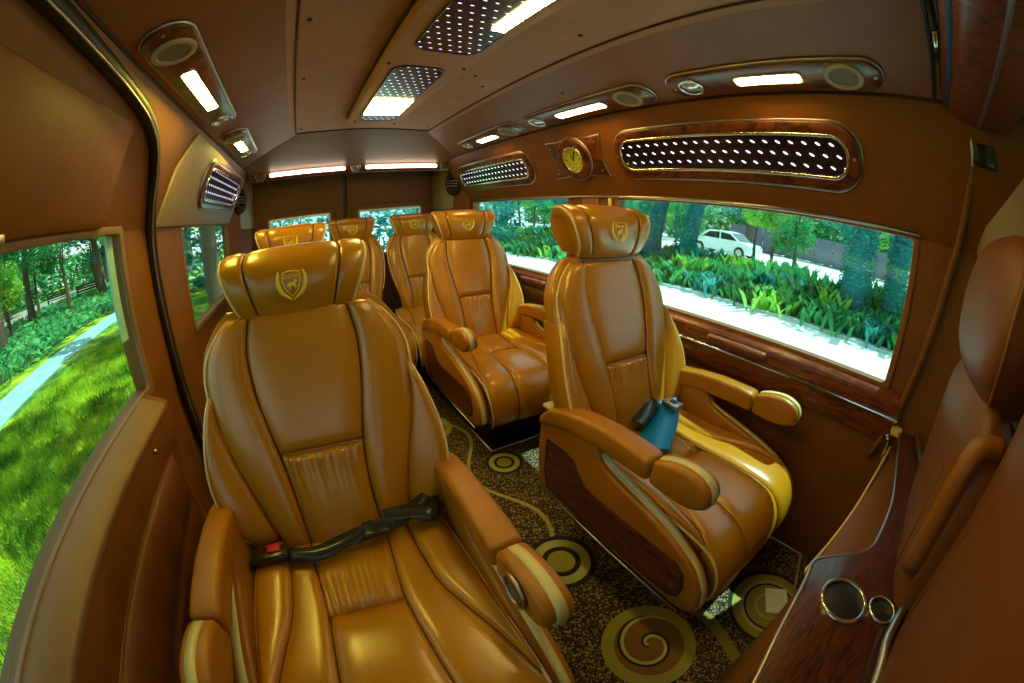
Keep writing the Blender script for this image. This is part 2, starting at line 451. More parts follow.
def arm(root, s, sc=1.0):
    """one side of a captain seat; s = -1 left, +1 right.  Outer face x = s*.308."""
    xo, th = .308, .052
    F = lambda off, d: (lambda a, b, t: (s * (xo - off - t * d), a, b))
    body = [(.145, .235), (.155, .36), (.15, .48), (.10, .54), (.0, .545), (-.10, .540), (-.118, .528), (-.126, .512), (-.138, .494), (-.19, .478), (-.29, .456), (-.38, .434), (-.45, .408), (-.51, .372), (-.55, .32),
            (-.565, .27), (-.555, .235), (-.52, .215), (-.25, .218)]
    sp = extrude('side_panel', body, th, F(0, 1), 'armskin', root, .012, 3)
    top = [(.152, .475), (.150, .505), (.10, .552), (.03, .580), (-.05, .596), (-.15, .606), (-.24, .606), (-.297, .602), (-.300, .538), (-.2, .538), (-.10, .534), (.0, .520), (.08, .50)]
    ar = extrude('armrest', top, th + .016, F(-.008, 1), 'armskin', root, .014, 3)
    nose = cat([(-.303, .604, 0), (-.35, .622, 0), (-.41, .630, 0), (-.455, .616, 0), (-.472, .586, 0), (-.460, .556, 0), (-.42, .538, 0), (-.36, .534, 0), (-.303, .538, 0)], 28)
    no = extrude('armrest_nose', [(p.x, p.y) for p in nose], th + .008, F(-.004, 1), 'armskin', root, .012, 3)
    def ribbon(name, path, cx, wd, par, mat, off=.0022):
        P = cat([(a, b, 0) for a, b in path], 36); v, f = [], []
        for i, p in enumerate(P):
            t = (P[min(i + 1, len(P) - 1)] - P[max(i - 1, 0)]).normalized(); nrm = Vector((-t.y, t.x, 0))
            if nrm.y < 0 and abs(nrm.y) > .3: nrm = -nrm
            for q in (-1, 1):
                for o_ in (-.004, off):
                    v.append((s * (cx + q * wd / 2), p.x + nrm.x * o_, p.y + nrm.y * o_))
        for i in range(len(P) - 1):
            a = i * 4; b = a + 4
            for j, k in ((0, 1), (1, 3), (3, 2), (2, 0)): f.append((a + j, a + k, b + k, b + j))
        f += [(0, 1, 3, 2), tuple(len(v) - 4 + q for q in (0, 2, 3, 1))]
        return link(name, mesh_from(v, f, True), mat, par)
    ribbon('cream_stripe', [(-.312, .608), (-.35, .6235), (-.41, .6315), (-.4565, .617), (-.4735, .586), (-.461, .555), (-.42, .5365)][::-1], xo - .024, .020, no, 'stripe')
    ribbon('cream_stripe', [(-.127, .512), (-.139, .495), (-.19, .479), (-.29, .457), (-.38, .435), (-.45, .409), (-.51, .373), (-.55, .321), (-.566, .27), (-.558, .24)][::-1], xo - .024, .019, sp, 'stripe')
    # recessed walnut inlay with its dark border
    wd = [(.107, .441), (.02, .446), (-.030, .438), (-.062, .402), (-.10, .376), (-.143, .370), (-.30, .372), (-.45, .372), (-.488, .350), (-.505, .304), (-.50, .26), (-.463, .238), (-.2, .238), (.088, .244), (.108, .30)]
    extrude('inlay_border', [(a * 1.0, b) for a, b in wd], .004, F(-.001, 1), 'thread', sp)
    cxm, cym = -.19, .33
    wi = extrude('wood_inlay', [(cxm + (a - cxm) * .965, cym + (b - cym) * .90) for a, b in wd], .005, F(-.0028, 1), 'wood', sp)
    for a, b in ((.075, .40), (-.47, .29)): 
        extrude('screw', circle(.006, 10, a, b), .004, F(-.005, 1), 'chrome', wi)
    tube('metal_edge', [(s * (xo + .002), .14, .232), (s * (xo + .002), -.25, .214), (s * (xo + .002), -.52, .211)], .004, 'satin', sp, 6)
    cap = box('hinge_cap', min(s * .262, s * .30), max(s * .262, s * .30), .112, .150, .535, .546, 'stripe', ar, .003)
    return sp

def make_captain(name):
    r = empty(name)
    seat_back(r); headrest(r); cushion(r); arm(r, -1); arm(r, 1)
    box('pedestal', -.19, .19, -.40, .06, .012, .22, 'metaldark', r, .02)
    return r
def make_bench(name):
    r = empty(name)
    seat_back(r, w=.88, wings=False); headrest(r, 0, .92); cushion(r, .92)
    box('pedestal', -.18, .18, -.40, .06, .012, .22, 'metaldark', r, .02)
    return r
def place(r, x, y, rz=0, dz=0, label='', group=None, hz=0):
    r.location = (x, y, dz); r.rotation_euler = (0, 0, rz); tag(r, label, 'seat', group)
    if 'nearest on the left' in label: 
        r.scale = (1.02, 1, .965)
        for c in r.children:
            if c.name.startswith('headrest'): c.location = (.0, .012, -.008); c.scale.x = .94
    if hz:
        for c in r.children:
            if c.name.startswith('headrest'): c.location.z += hz
cap = make_captain('captain_seat')
G1 = 'leather captain seats with armrests'
seats = [(.925, .703, .0, 'brown leather captain seat by the long right window, walnut inlay in its side', .028, 0),
         (-.045, .705, -.04, 'golden leather captain seat nearest on the left, black lap belt across it', .0, 0),
         (.905, 1.83, 0, 'brown leather captain seat on the right, second one back beside the clock', .01, 0),
         (-.07, 1.85, 0, 'captain seat hidden mostly behind the nearest golden seat, headrest top showing', -.0, 0)]
S_ = []
for i, (x, y, rz, lab, hz, _) in enumerate(seats):
    o = cap if i == 0 else copy_tree(cap)
    S_.append(o)
for o, (x, y, rz, lab, hz, _) in zip(S_, seats): place(o, x, y, rz, 0, lab, G1, hz)
bn = make_bench('bench_seat'); b2 = copy_tree(bn)
place(bn, .834, 2.66, 0, 0, 'rear row leather seat at the right corner before the rear door', 'armless seats of the rear row')
place(b2, .36, 2.66, 0, 0, 'rear row leather seat in the middle, in front of the rear doors', 'armless seats of the rear row')

near = S_[1]
nz_ = [c for c in near.children if c.name.startswith('armrest_nose') and max(v.co.x for v in c.data.vertices) > 0][0]
rk = extrude('round_control', circle(.034, 28, -.385, .582), .006, lambda a, b, t: (.2525 - t, a, b), 'dark', nz_, .002)
tube('control_ring', [(.247, a, b) for a, b in circle(.034, 28, -.385, .582)], .004, 'satin', rk, 6, True)
# seat belts (held by, lying on the seats)
def ribbon3(name, path, side, w, th, mat, parent=None, n=40, twist=None):
    P = cat(path, n); Sd = cat(side, n); v, f = [], []
    for i, p in enumerate(P):
        t = (P[min(i + 1, n)] - P[max(i - 1, 0)]).normalized(); sd = (Sd[i] - t * Sd[i].dot(t)).normalized(); nn = t.cross(sd)
        for a, b in ((-1, -1), (1, -1), (1, 1), (-1, 1)): v.append(p + sd * a * w / 2 + nn * b * th / 2)
    for i in range(n):
        for k in range(4): f.append((i * 4 + k, i * 4 + (k + 1) % 4, i * 4 + 4 + (k + 1) % 4, i * 4 + 4 + k))
    f += [(0, 1, 2, 3), (n * 4 + 3, n * 4 + 2, n * 4 + 1, n * 4)]
    return link(name, mesh_from(v, f), mat, parent)
lb = empty('seat_belt', (-.045, .700, -.050)); tag(lb, 'black lap belt with red release button lying across the nearest golden seat', 'seat belt')
ribbon3('webbing', [(-.15, -.045, .500), (-.08, -.065, .503), (0, -.05, .51), (.06, -.045, .512), (.13, -.04, .52), (.20, -.02, .53), (.25, .02, .52)],
        [(0, 1, .35), (0, .9, .5), (0, 1, .2), (0, .4, .8), (0, 1, .5), (0, 1, .3), (0, 1, .5)], .038, .004, 'belt', lb)
ribbon3('webbing', [(.10, -.03, .526), (.16, -.035, .53), (.21, -.06, .525), (.245, -.02, .52)], [(0, .6, .8), (0, 1, .2), (0, .8, .6), (0, 1, .5)], .038, .004, 'belt', lb)
bk = box('buckle', -.245, -.15, -.055, -.015, .490, .512, 'dark', lb, .006); box('release_button', -.20, -.165, -.04, -.015, .511, .518, 'red', bk, .003)
box('tongue', .04, .105, -.07, -.02, .508, .524, 'dark', lb, .006)
tube('anchor', cat([(-.26, .01, .44), (-.25, -.02, .47), (-.235, -.035, .495)], 10), .010, 'dark', lb)
rb = empty('seat_belt', (.925, .703, -.024)); tag(rb, 'blue-sheened belt buckle and webbing lying on the brown seat by the right window', 'seat belt')
ribbon3('webbing', [(.13, .0, .515), (.09, -.045, .505), (.03, -.085, .497), (-.05, -.125, .488), (-.09, -.15, .484)], [(.3, 1, 0), (.4, 1, 0), (.5, 1, 0), (.5, 1, 0), (.5, 1, 0)], .11, .005, 'sheenbelt', rb)
ribbon3('webbing', [(.15, .04, .50), (.10, .02, .53), (.03, -.02, .522), (-.05, -.045, .510)], [(.3, 1, .3)] * 4, .05, .004, 'belt', rb)
bk = box('buckle', .10, .145, -.09, -.02, .520, .540, 'satin', rb, .005); box('slot', .112, .133, -.07, -.045, .539, .543, 'dark', bk)

# ------------------------------------------------------------------ van shell
# right wall: bands of the section (x, z above floor), cells in y; windows left open
def wall(name, prof, ys, holes, mat, thick, sgn, label):
    """prof: (x, z) points bottom to top; ys: breakpoints; holes: set of (iy, iz) cells left out; thick outward."""
    v, f = [], []; nz = len(prof)
    for layer in (0, 1):
        for y in ys:
            for x, z in prof: v.append((x + sgn * thick * layer, y, z))
    K = len(ys) * nz
    idx = lambda l, i, j: l * K + i * nz + j
    cells = {(i, j) for i in range(len(ys) - 1) for j in range(nz - 1)} - set(holes)
    for (i, j) in cells:
        f.append((idx(0, i, j), idx(0, i + 1, j), idx(0, i + 1, j + 1), idx(0, i, j + 1)))
        f.append((idx(1, i, j), idx(1, i, j + 1), idx(1, i + 1, j + 1), idx(1, i + 1, j)))
        for (di, dj, a, b) in ((-1, 0, (i, j), (i, j + 1)), (1, 0, (i + 1, j), (i + 1, j + 1)), (0, -1, (i, j), (i + 1, j)), (0, 1, (i, j + 1), (i + 1, j + 1))):
            if (i + di, j + dj) not in cells:
                f.append((idx(0, *a), idx(0, *b), idx(1, *b), idx(1, *a)))
    o = link(name, mesh_from(v, f, False), mat); structure(o, label); return o
ZB, ZT = H - .38, H + .075          # window bottom / top
RP = [(1.335, -.08), (1.335, .60), (1.333, ZB), (1.328, ZT), (1.16, H + .445)]
RY = [-1.9, -1.35, -.80, -.015, 1.26, 1.62, 2.81, 3.5]
wr = wall('wall_right', RP, RY, {(1, 2), (3, 2), (5, 2)}, 'panel', .05, 1, 'brown vinyl right side wall of the van with two long windows')
LP = [(-.59, -.08), (-.585, .60), (-.575, ZB), (-.567, ZT), (-.41, H + .445)]
LY = [-1.9, -1.35, -.55, -.40, 1.11, 1.37, 1.76, 2.90, 3.5]
wl = wall('wall_left', LP, LY, {(1, 2), (3, 2), (6, 2)}, 'doorvinyl', .05, -1, 'brown left side wall of the van with the sliding door')
# ceiling with coves
CPF = [(-.43, H + .437), (-.33, H + .462), (-.20, H + .492), (-.06, H + .522), (-.03, H + .530), (.375, H + .542), (.78, H + .530), (.81, H + .522), (.95, H + .492), (1.08, H + .462), (1.18, H + .437)]
v, f = [], []
YC = [-1.9, -.5, 0, .8, 1.6, 2.4, 3.5]
for lay in (0, .04):
    for y in YC:
        for x, z in CPF: v.append((x, y, z + lay))
n = len(CPF); K = len(YC) * n
for i in range(len(YC) - 1):
    for j in range(n - 1):
        a = i * n + j; f += [(a, a + n, a + n + 1, a + 1), (K + a, K + a + 1, K + a + n + 1, K + a + n)]
ce = link('ceiling', mesh_from(v, f, False), 'ceil'); structure(ce, 'padded brown vinyl ceiling of the van')
ce.data.materials.append(M['cove'])
for p in ce.data.polygons:
    if p.center.x > .8 or p.center.x < -.05: p.material_index = 1
# roof skin above so that no daylight leaks
rf = box('trim_8', -.75, 1.5, -2.0, 3.6, H + .60, H + .63, 'greytrim'); structure(rf, 'outer roof skin')
for k, (x0, x1, lab) in enumerate(((-.75, -.43, 'left'), (1.18, 1.5, 'right'))):
    t = box('trim_%d' % (9 + k), x0, x1, -2.0, 3.6, H + .455, H + .60, 'greytrim'); structure(t)
# ceiling seams
for k, x in enumerate((-.03, .78)):
    t = tube('trim_%d' % (20 + k), [(x, -1.8, H + .528), (x, 2.30, H + .528)], .004, 'thread'); structure(t, 'dark seam in the ceiling')
t = tube('trim_22', [(-.03, 2.30, H + .528), (.375, 2.30, H + .540), (.78, 2.30, H + .528)], .004, 'thread'); structure(t)
for k, (x, s) in enumerate(((1.165, 1), (-.415, -1))):
    t = tube('trim_%d' % (23 + k), [(x, -1.8, H + .438), (x, 2.98, H + .438)], .006, 'thread'); structure(t)
# rear header sloping down from the ceiling
hv = [(-.46, 2.30, H + .535), (1.22, 2.30, H + .535), (1.24, 2.96, H + .415), (-.48, 2.96, H + .415), (1.26, 3.03, H + .372), (-.50, 3.03, H + .372), (1.26, 3.42, H + .39), (-.50, 3.42, H + .39)]
hh = link('trim_1', mesh_from(hv, [(0, 1, 2, 3), (3, 2, 4, 5), (5, 4, 6, 7)], False), 'cove'); structure(hh, 'brown header sloping down above the rear doors')
# floor
def floor_mat():
    k = NT('swirl_carpet')
    tc = k.n('TexCoord'); P = tc.outputs['Object']
    sx = k.n('SeparateXYZ'); k.l(P, sx.inputs[0]); X, Y = sx.outputs[0], sx.outputs[1]
    vo = k.n('TexVoronoi'); vo.inputs['Scale'].default_value = 190; k.l(P, vo.inputs['Vector'])
    sw = k.n('SeparateColor'); k.l(vo.outputs['Color'], sw.inputs[0])
    base = k.ramp(sw.outputs[0], [(0, (.010, .006, .003)), (.45, (.045, .025, .008)), (.62, (.12, .075, .022)), (.80, (.34, .24, .10))], True)
    col = base
    G, DK, LT, BR = (.34, .30, .045), (.015, .010, .004), (.48, .44, .16), (.22, .10, .018)
    def ring(cx, cy, r, kind, col):
        dx = k.math('MULTIPLY', k.math('SUBTRACT', X, cx), 1 / r); dy = k.math('MULTIPLY', k.math('SUBTRACT', Y, cy), 1 / r)
        d = k.math('SQRT', k.math('ADD', k.math('MULTIPLY', dx, dx), k.math('MULTIPLY', dy, dy)))
        if kind == 0: c = k.ramp(d, [(0, G), (.40, DK), (.56, LT), (.84, DK), (.99, DK)], True)
        elif kind == 1:
            an = k.math('ARCTAN2', dy, dx)
            s = k.math('FRACT', k.math('ADD', k.math('MULTIPLY', d, 2.0), k.math('MULTIPLY', an, 1 / (2 * PI))))
            inn = k.ramp(s, [(0, BR), (.45, LT), (.60, DK), (.72, BR)], True)
            c = k.mix(k.math('GREATER_THAN', d, .74), inn, (*G, 1))
        else: c = k.ramp(d, [(0, G), (.30, LT), (.36, G), (.58, DK), (.63, LT), (.72, G), (.90, DK)], True)
        return k.mix(k.math('LESS_THAN', d, 1.0), col, c)
    wv = k.math('ABSOLUTE', k.math('SUBTRACT', X, k.math('ADD', .775, k.math('MULTIPLY', k.math('SINE', k.math('MULTIPLY', Y, 11)), .035))))
    m = k.math('MULTIPLY', k.math('LESS_THAN', wv, .022), k.math('LESS_THAN', Y, .22))
    col = k.mix(m, col, (.26, .20, .03, 1))
    wv = k.math('ABSOLUTE', k.math('SUBTRACT', X, k.math('ADD', .60, k.math('MULTIPLY', k.math('SINE', k.math('MULTIPLY', Y, 9)), .07))))
    m = k.math('MULTIPLY', k.math('LESS_THAN', wv, .010), k.math('GREATER_THAN', Y, .75))
    col = k.mix(m, col, (.42, .36, .12, 1))
    for a in ((.717, 1.262, .088, 0), (.590, .640, .125, 0), (.600, .195, .150, 1), (1.01, -.02, .165, 2), (.50, 1.72, .13, 1), (.56, 2.15, .11, 0), (.15, .1, .16, 1), (.45, -.35, .15, 0)):
        col = ring(*a, col)
    k.l(col, k.b.inputs['Base Color']); k.b.inputs['Roughness'].default_value = .9
    k.bump(k.noise(260, 3, .6, P), .5, .006)
    return k.m
fl = box('floor', -.60, 1.35, -1.9, 3.5, -.06, 0, floor_mat()); structure(fl, 'speckled carpet floor with yellow rings and swirls')
# raised metal edged step under the right seats
st = box('trim_2', .70, 1.33, 1.36, 2.9, .001, .012, 'metaldark'); structure(st, 'raised floor plinth under the second right seat')
t = tube('trim_3', [(.70, 2.0, .014), (.70, 1.355, .014), (1.28, 1.355, .014)], .005, 'satin'); structure(t, 'metal edge strip of the floor plinth')
t = tube('trim_17', [(1.20, .235, .006), (1.27, .215, .006), (1.315, .15, .006), (1.320, .0, .006), (1.15, -.06, .006)], .005, 'satin'); structure(t, 'metal edge strip on the floor')

# rear wall with two door windows
def grid_wall_y(name, xs, zs, y, holes, mat, thick, label=None):
    v = [(x, y + l * thick, z) for l in (0, 1) for x in xs for z in zs]; nz = len(zs); K = len(xs) * nz; f = []
    idx = lambda l, i, j: l * K + i * nz + j
    cells = {(i, j) for i in range(len(xs) - 1) for j in range(nz - 1)} - set(holes)
    for (i, j) in cells:
        f.append((idx(0, i, j), idx(0, i + 1, j), idx(0, i + 1, j + 1), idx(0, i, j + 1)))
        f.append((idx(1, i, j), idx(1, i, j + 1), idx(1, i + 1, j + 1), idx(1, i + 1, j)))
        for (di, dj, a, b) in ((-1, 0, (i, j), (i, j + 1)), (1, 0, (i + 1, j), (i + 1, j + 1)), (0, -1, (i, j), (i + 1, j)), (0, 1, (i, j + 1), (i + 1, j + 1))):
            if (i + di, j + dj) not in cells: f.append((idx(0, *a), idx(0, *b), idx(1, *b), idx(1, *a)))
    o = link(name, mesh_from(v, f, False), mat); return structure(o, label)
grid_wall_y('wall_rear', [-.66, .36, .384, 1.42], [-.08, H + .55], 3.44, set(), 'black', .04, 'dark rear end behind the doors')
bpy.data.objects.remove(bpy.data.objects['wall_rear'])
WZ0, WZ1 = H - .33, H + .05
grid_wall_y('wall_rear', [-.66, -.60, 1.36, 1.42], [-.08, H + .39, H + .60], 3.40, {(1, 0)}, 'panel', .06, 'rear frame of the van around the two doors')
for nme, x0, x1, w0, w1, lab in (('door_2', -.60, .358, -.28, .225, 'left leaf of the brown rear door with a small window'), ('door_3', .386, 1.36, .50, 1.04, 'right leaf of the brown rear door with a small window')):
    d = grid_wall_y(nme, [x0, w0, w1, x1], [-.08, WZ0, WZ1, H + .39], 3.38, {(1, 1)}, 'panel', .05, lab)
    ow, oh = (w1 - w0) + .03, (WZ1 - WZ0) + .03; cx, cz = (w0 + w1) / 2, (WZ0 + WZ1) / 2
    o = ringx('window_frame', stadium(ow + .10, oh + .10, .04, 4), stadium(ow - .03, oh - .03, .008, 4), 0, .018, 'doorvinyl', d, .006)
    o.matrix_world = frame_mat((cx, 3.38, cz), (1, 0, 0), (0, 0, 1))
    o2 = ringx('rubber_frame', stadium(ow, oh, .015, 4), stadium(ow - .035, oh - .035, .006, 4), .0, .022, 'satin', d, 0)
    o2.matrix_world = frame_mat((cx, 3.38, cz), (1, 0, 0), (0, 0, 1))
t = box('trim_4', .358, .386, 3.375, 3.42, 0, H + .39, 'black'); structure(t, 'black rubber gap between the rear doors')
t = tube('trim_5', [(.3895, 3.372, 0), (.3895, 3.372, H + .385)], .005, 'satin'); structure(t)
for k, (x0, x1) in enumerate(((-.28, .225), (.50, 1.04))):
    w = box('window_%d' % (5 + k), x0, x1, 3.40, 3.404, WZ0, WZ1, 'glass'); structure(w)
# rear corner pillars
for k, (s, cx) in enumerate(((1, 1.335), (-1, -.585))):
    pts = [(cx, 2.86), (cx - s * .03, 2.86), (cx - s * .14, 3.12), (cx - s * .16, 3.37), (cx, 3.37)]
    p = extrude('trim_%d' % (6 + k), pts, H + .36, XY, 'panel', None, .01); structure(p, 'corner pillar beside the rear doors')
    q = extrude('trim_%d' % (11 + k), [(cx, 2.90), (cx - s * .035, 2.90), (cx - s * .150, 3.12), (cx - s * .17, 3.36), (cx, 3.36)], .36, lambda a, b, w: (a, b, H + .02 + w), 'greytrim', None, .01)
    structure(q, 'beige speaker panel of the corner pillar')

# side windows panes
def pane(name, x, y0, y1, z0, z1, mat='glass', slope=0):
    v = [(x, y0, z0), (x, y1, z0), (x + slope, y1, z1), (x + slope, y0, z1)]
    v += [(a + .004, b, c) for a, b, c in v]
    w = link(name, mesh_from(v, [(0, 1, 2, 3), (7, 6, 5, 4), (0, 1, 5, 4), (1, 2, 6, 5), (2, 3, 7, 6), (3, 0, 4, 7)], False), mat); return structure(w)
pane('window_1', -.600, -.40, 1.11, ZB, ZT, 'glassL', .008); pane('window_2', -.600, 1.76, 2.90, ZB, ZT, 'glassL', .008)
pane('window_3', 1.352, -.015, 1.26, ZB, ZT, 'glass', -.005); pane('window_4', 1.352, 1.62, 2.81, ZB, ZT, 'glass', -.005)
pane('window_7', 1.352, -1.35, -.80, ZB, ZT, 'glass', -.005); pane('window_8', -.600, -1.35, -.55, ZB, ZT, 'glassL', .008)
# slim frames round the side windows
def frameU(name, x, y0, y1, z0, z1, s, wd, prot, mat, label=None):
    cy, cz = (y0 + y1) / 2, (z0 + z1) / 2
    A = stadium(y1 - y0 + wd, z1 - z0 + wd, .02, 4); B = stadium(y1 - y0 - wd * .4, z1 - z0 - wd * .4, .012, 4)
    o = ringx(name, A, B, 0, prot, mat, None, .002)
    o.matrix_world = frame_mat((x, cy, cz), (0, -1 if s > 0 else 1, 0), (0, 0, 1)); return structure(o, label)
frameU('trim_30', 1.333, -.015, 1.26, ZB, ZT, 1, .03, .010, 'cove', 'slim frame of the near right window')
frameU('trim_31', 1.333, 1.62, 2.81, ZB, ZT, 1, .03, .010, 'cove')
frameU('trim_32', -.575, -.40, 1.11, ZB, ZT, -1, .035, .014, 'sillskin', 'frame of the sliding door window')
frameU('trim_33', -.575, 1.76, 2.90, ZB, ZT, -1, .03, .010, 'sillskin')
t = box('trim_37', -.588, -.582, 1.045, 1.085, H - .22, ZT, plain('pale_edge', (.35, .75, .85, 1), .3)); structure(t, 'pale cyan strip along the rear edge of the sliding door window')  # pale strip just inside the rear edge of the window opening
t = tube('trim_34', [(1.322, -.03, ZT + .008), (1.322, 2.83, ZT + .008)], .007, 'satin'); structure(t, 'thin rail above the right windows')
t = tube('trim_35', [(1.318, 1.30, ZT), (1.318, 1.30, ZB)], .010, 'piping'); structure(t)
t = box('trim_36', 1.315, 1.332, 1.38, 1.50, ZB, ZT, 'leather2', None, .006); structure(t, 'padded pillar between the right windows')

# walnut ledge under the right windows with chrome strip
led = extrude('trim_13', [(1.334, H - .555), (1.334, H - .385), (1.322, H - .385), (1.300, H - .405), (1.296, H - .450), (1.300, H - .462), (1.300, H - .482), (1.304, H - .50), (1.312, H - .55)], 2.95,
              lambda a, b, w: (a, -.10 + w, b), 'wood2', None, .003); structure(led, 'glossy walnut ledge under the right windows')
t = tube('trim_14', [(1.292, -.10, H - .462), (1.292, 2.84, H - .462)], .0075, 'chrome'); structure(t, 'chrome strip along the walnut ledge')
for y in (.56, 1.9): box('grip', 1.270, 1.304, y - .13, y + .13, H - .440, H - .412, 'wood2', led, .012, 3)
tube('knob', [(1.30, 1.03, H - .425), (1.270, 1.03, H - .425)], .012, 'chrome', led, 12)
# right front pillar edge
t = tube('trim_15', cat([(1.320, -.05, H - .62), (1.315, -.085, H - .46), (1.312, -.11, H - .25), (1.308, -.14, H), (1.30, -.16, H + .1), (1.20, -.20, H + .42)], 30), .012, 'panel'); structure(t, 'rounded edge of the pillar at the front of the right window')

# ------------------------------------------------------------------ sliding door on the left
door = empty('door_1', (0, 0, 0)); door['kind'] = 'structure'; door['label'] = 'brown sliding door on the left with a big window'
DP = [(-.580, H - .385), (-.560, H - .383), (-.510, H - .402), (-.498, H - .412), (-.496, H - .435), (-.512, H - .52), (-.530, H - .60), (-.535, .30), (-.530, .12), (-.545, .0), (-.580, .0)]
extrude('door_panel', DP, 1.46, lambda a, b, w: (a, -.40 + w, b), 'doorvinyl', door, .004)
SP_ = [(-.578, H - .380), (-.560, H - .376), (-.505, H - .396), (-.490, H - .408), (-.492, H - .425), (-.505, H - .425), (-.56, H - .39), (-.578, H - .39)]
extrude('window_sill', SP_, 1.42, lambda a, b, w: (a, -.40 + w, b), 'sillskin', door, .004)
# quilted pad
v, f = [], []
ny, nz = 60, 36
for i in range(ny + 1):
    for j in range(nz + 1):
        y = -.35 + 1.34 * i / ny; z = .10 + (H - .545 - .10) * j / nz
        e = min(1, i / 3, (ny - i) / 3, j / 3, (nz - j) / 3)
        q = abs(math.sin(PI * (y * 1.0) / .16)) ** .35 * abs(math.sin(PI * z / .09)) ** .35
        v.append((-.530 + .016 * math.sqrt(e) + .010 * q * e, y, z))
for i in range(ny):
    for j in range(nz):
        a = i * (nz + 1) + j; f.append((a, a + 1, a + nz + 2, a + nz + 1))
qp = link('quilted_pad', mesh_from(v, f), leather('quilt_skin', (.13, .036, .007), (.17, .050, .009), .45), door)
sd = qp.modifiers.new('s', 'SOLIDIFY'); sd.thickness = .012
tube('pad_piping', cat([(-.518, -.35, H - .54), (-.518, .5, H - .54), (-.518, .93, H - .542), (-.518, .985, H - .57), (-.518, .993, H - .65), (-.520, .993, .2)], 40), .004, 'leather2', qp, 6)
extrude('upper_door_panel', stadium(1.42, .24, .03, 4, .28, H + .205), .012, lambda a, b, w: (-.567 + .157 * ((b - ZT) / (.37)) + w + .001, a, b), 'doorvinyl', door, .004)
box('latch', -.565, -.545, .52, .57, ZT + .004, ZT + .022, 'satin', door, .004)
for (y, z) in ((.86, H - .46), (.9, .06)):
    tube('screw', [(-.50 if z > .5 else -.53, y, z), (-.494 if z > .5 else -.524, y, z)], .006, 'satin', door)
# black seal around the door opening, with thin light lip
def wx(z): return -.567 + .157 * (z - ZT) / .37
sealp = [(-.429, -.6, H + .398), (-.429, .2, H + .400), (-.429, .46, H + .400), (-.430, .60, H + .396), (-.433, .75, H + .388), (-.438, .875, H + .377), (-.446, .998, H + .360), (-.455, 1.08, H + .338), (-.467, 1.145, H + .31), (-.490, 1.215, H + .255), (-.543, 1.303, H + .132), (-.568, 1.345, H), (-.572, 1.369, H - .276), (-.575, 1.385, H - .6), (-.575, 1.385, H - .904), (-.575, 1.38, .03)]
P1 = cat([(a + .012, b, c) for a, b, c in sealp], 90)
t = tube('trim_25', P1, .021, 'black', None, 10); structure(t, 'black rubber seal around the sliding door opening')
P2 = []
for i, p in enumerate(P1):
    tt = (P1[min(i + 1, 90)] - P1[max(i - 1, 0)]).normalized(); q = tt.cross(Vector((1, 0, .3))).normalized()
    P2.append(p + q * .019 + Vector((.012, 0, 0)))
t = tube('trim_26', P2, .0035, 'satin'); structure(t, 'thin grey lip of the door seal')
t = extrude('trim_27', [(1.40, ZT + .0), (1.95, ZT + .0), (2.88, ZT), (2.95, ZT + .30), (1.55, ZT + .34), (1.44, ZT + .20)], .014, lambda a, b, w: (-.567 + .157 * ((b - ZT) / .37) + w, a, b), 'greytrim', None, .006); structure(t, 'beige trim panel around the left vent')

# ------------------------------------------------------------------ lamps, vents, clock
RV = Vector((-.168, 0, .37)).normalized(); LV = Vector((.157, 0, .37)).normalized()
def on_right(y, z):                       # z above floor on upper side panel
    t = (z - ZT) / (H + .445 - ZT); return Vector((1.328 - .168 * t, y, z))
def on_left(y, z):
    t = (z - ZT) / (H + .445 - ZT); return Vector((-.567 + .157 * t, y, z))
def vent(y0, y1, zc, h, side, label, group, rows, n):
    c = on_right((y0 + y1) / 2, zc) if side > 0 else on_left((y0 + y1) / 2, zc)
    m = frame_mat(c, (0, -1, 0) if side > 0 else (0, 1, 0), RV if side > 0 else LV)
    if side < 0: m = m @ Matrix.Translation((0, 0, .014))
    r = empty('light_vent', mat=m); tag(r, label, 'vent', group); L = y1 - y0
    ringx('wood_frame', stadium(L, h, h * .46), stadium(L - .085, h - .085, h * .46 - .042), 0, .016, 'wood', r, .006)
    ringx('chrome_rim', stadium(L - .075, h - .075, h * .46 - .037), stadium(L - .095, h - .095, h * .46 - .047), .004, .020, 'chrome', r, .002)
    tube('chrome_edge', [(a, b, .003) for a, b in stadium(L + .004, h + .004, h * .46)], .004, 'satin', r, 6, True)
    plate('grille', stadium(L - .09, h - .09, h * .46 - .045), -.002, .004, 'star', r)
    for u_ in (-(L / 2) + .021, L / 2 - .021): plate('screw', circle(.006, 10, u_, 0), .015, .019, 'satin', r)
    return r
vent(.17, 1.19, H + .262, .215, 1, 'long walnut-framed star-lit vent above the near right window', 'star-lit vents', 3, 20)
vent(1.84, 2.86, H + .262, .205, 1, 'walnut-framed star-lit vent above the far right window, past the clock', 'star-lit vents', 3, 18)
vent(1.83, 2.80, H + .265, .235, -1, 'chrome-rimmed slatted vent on the left wall above the small window', 'star-lit vents', 3, 14)

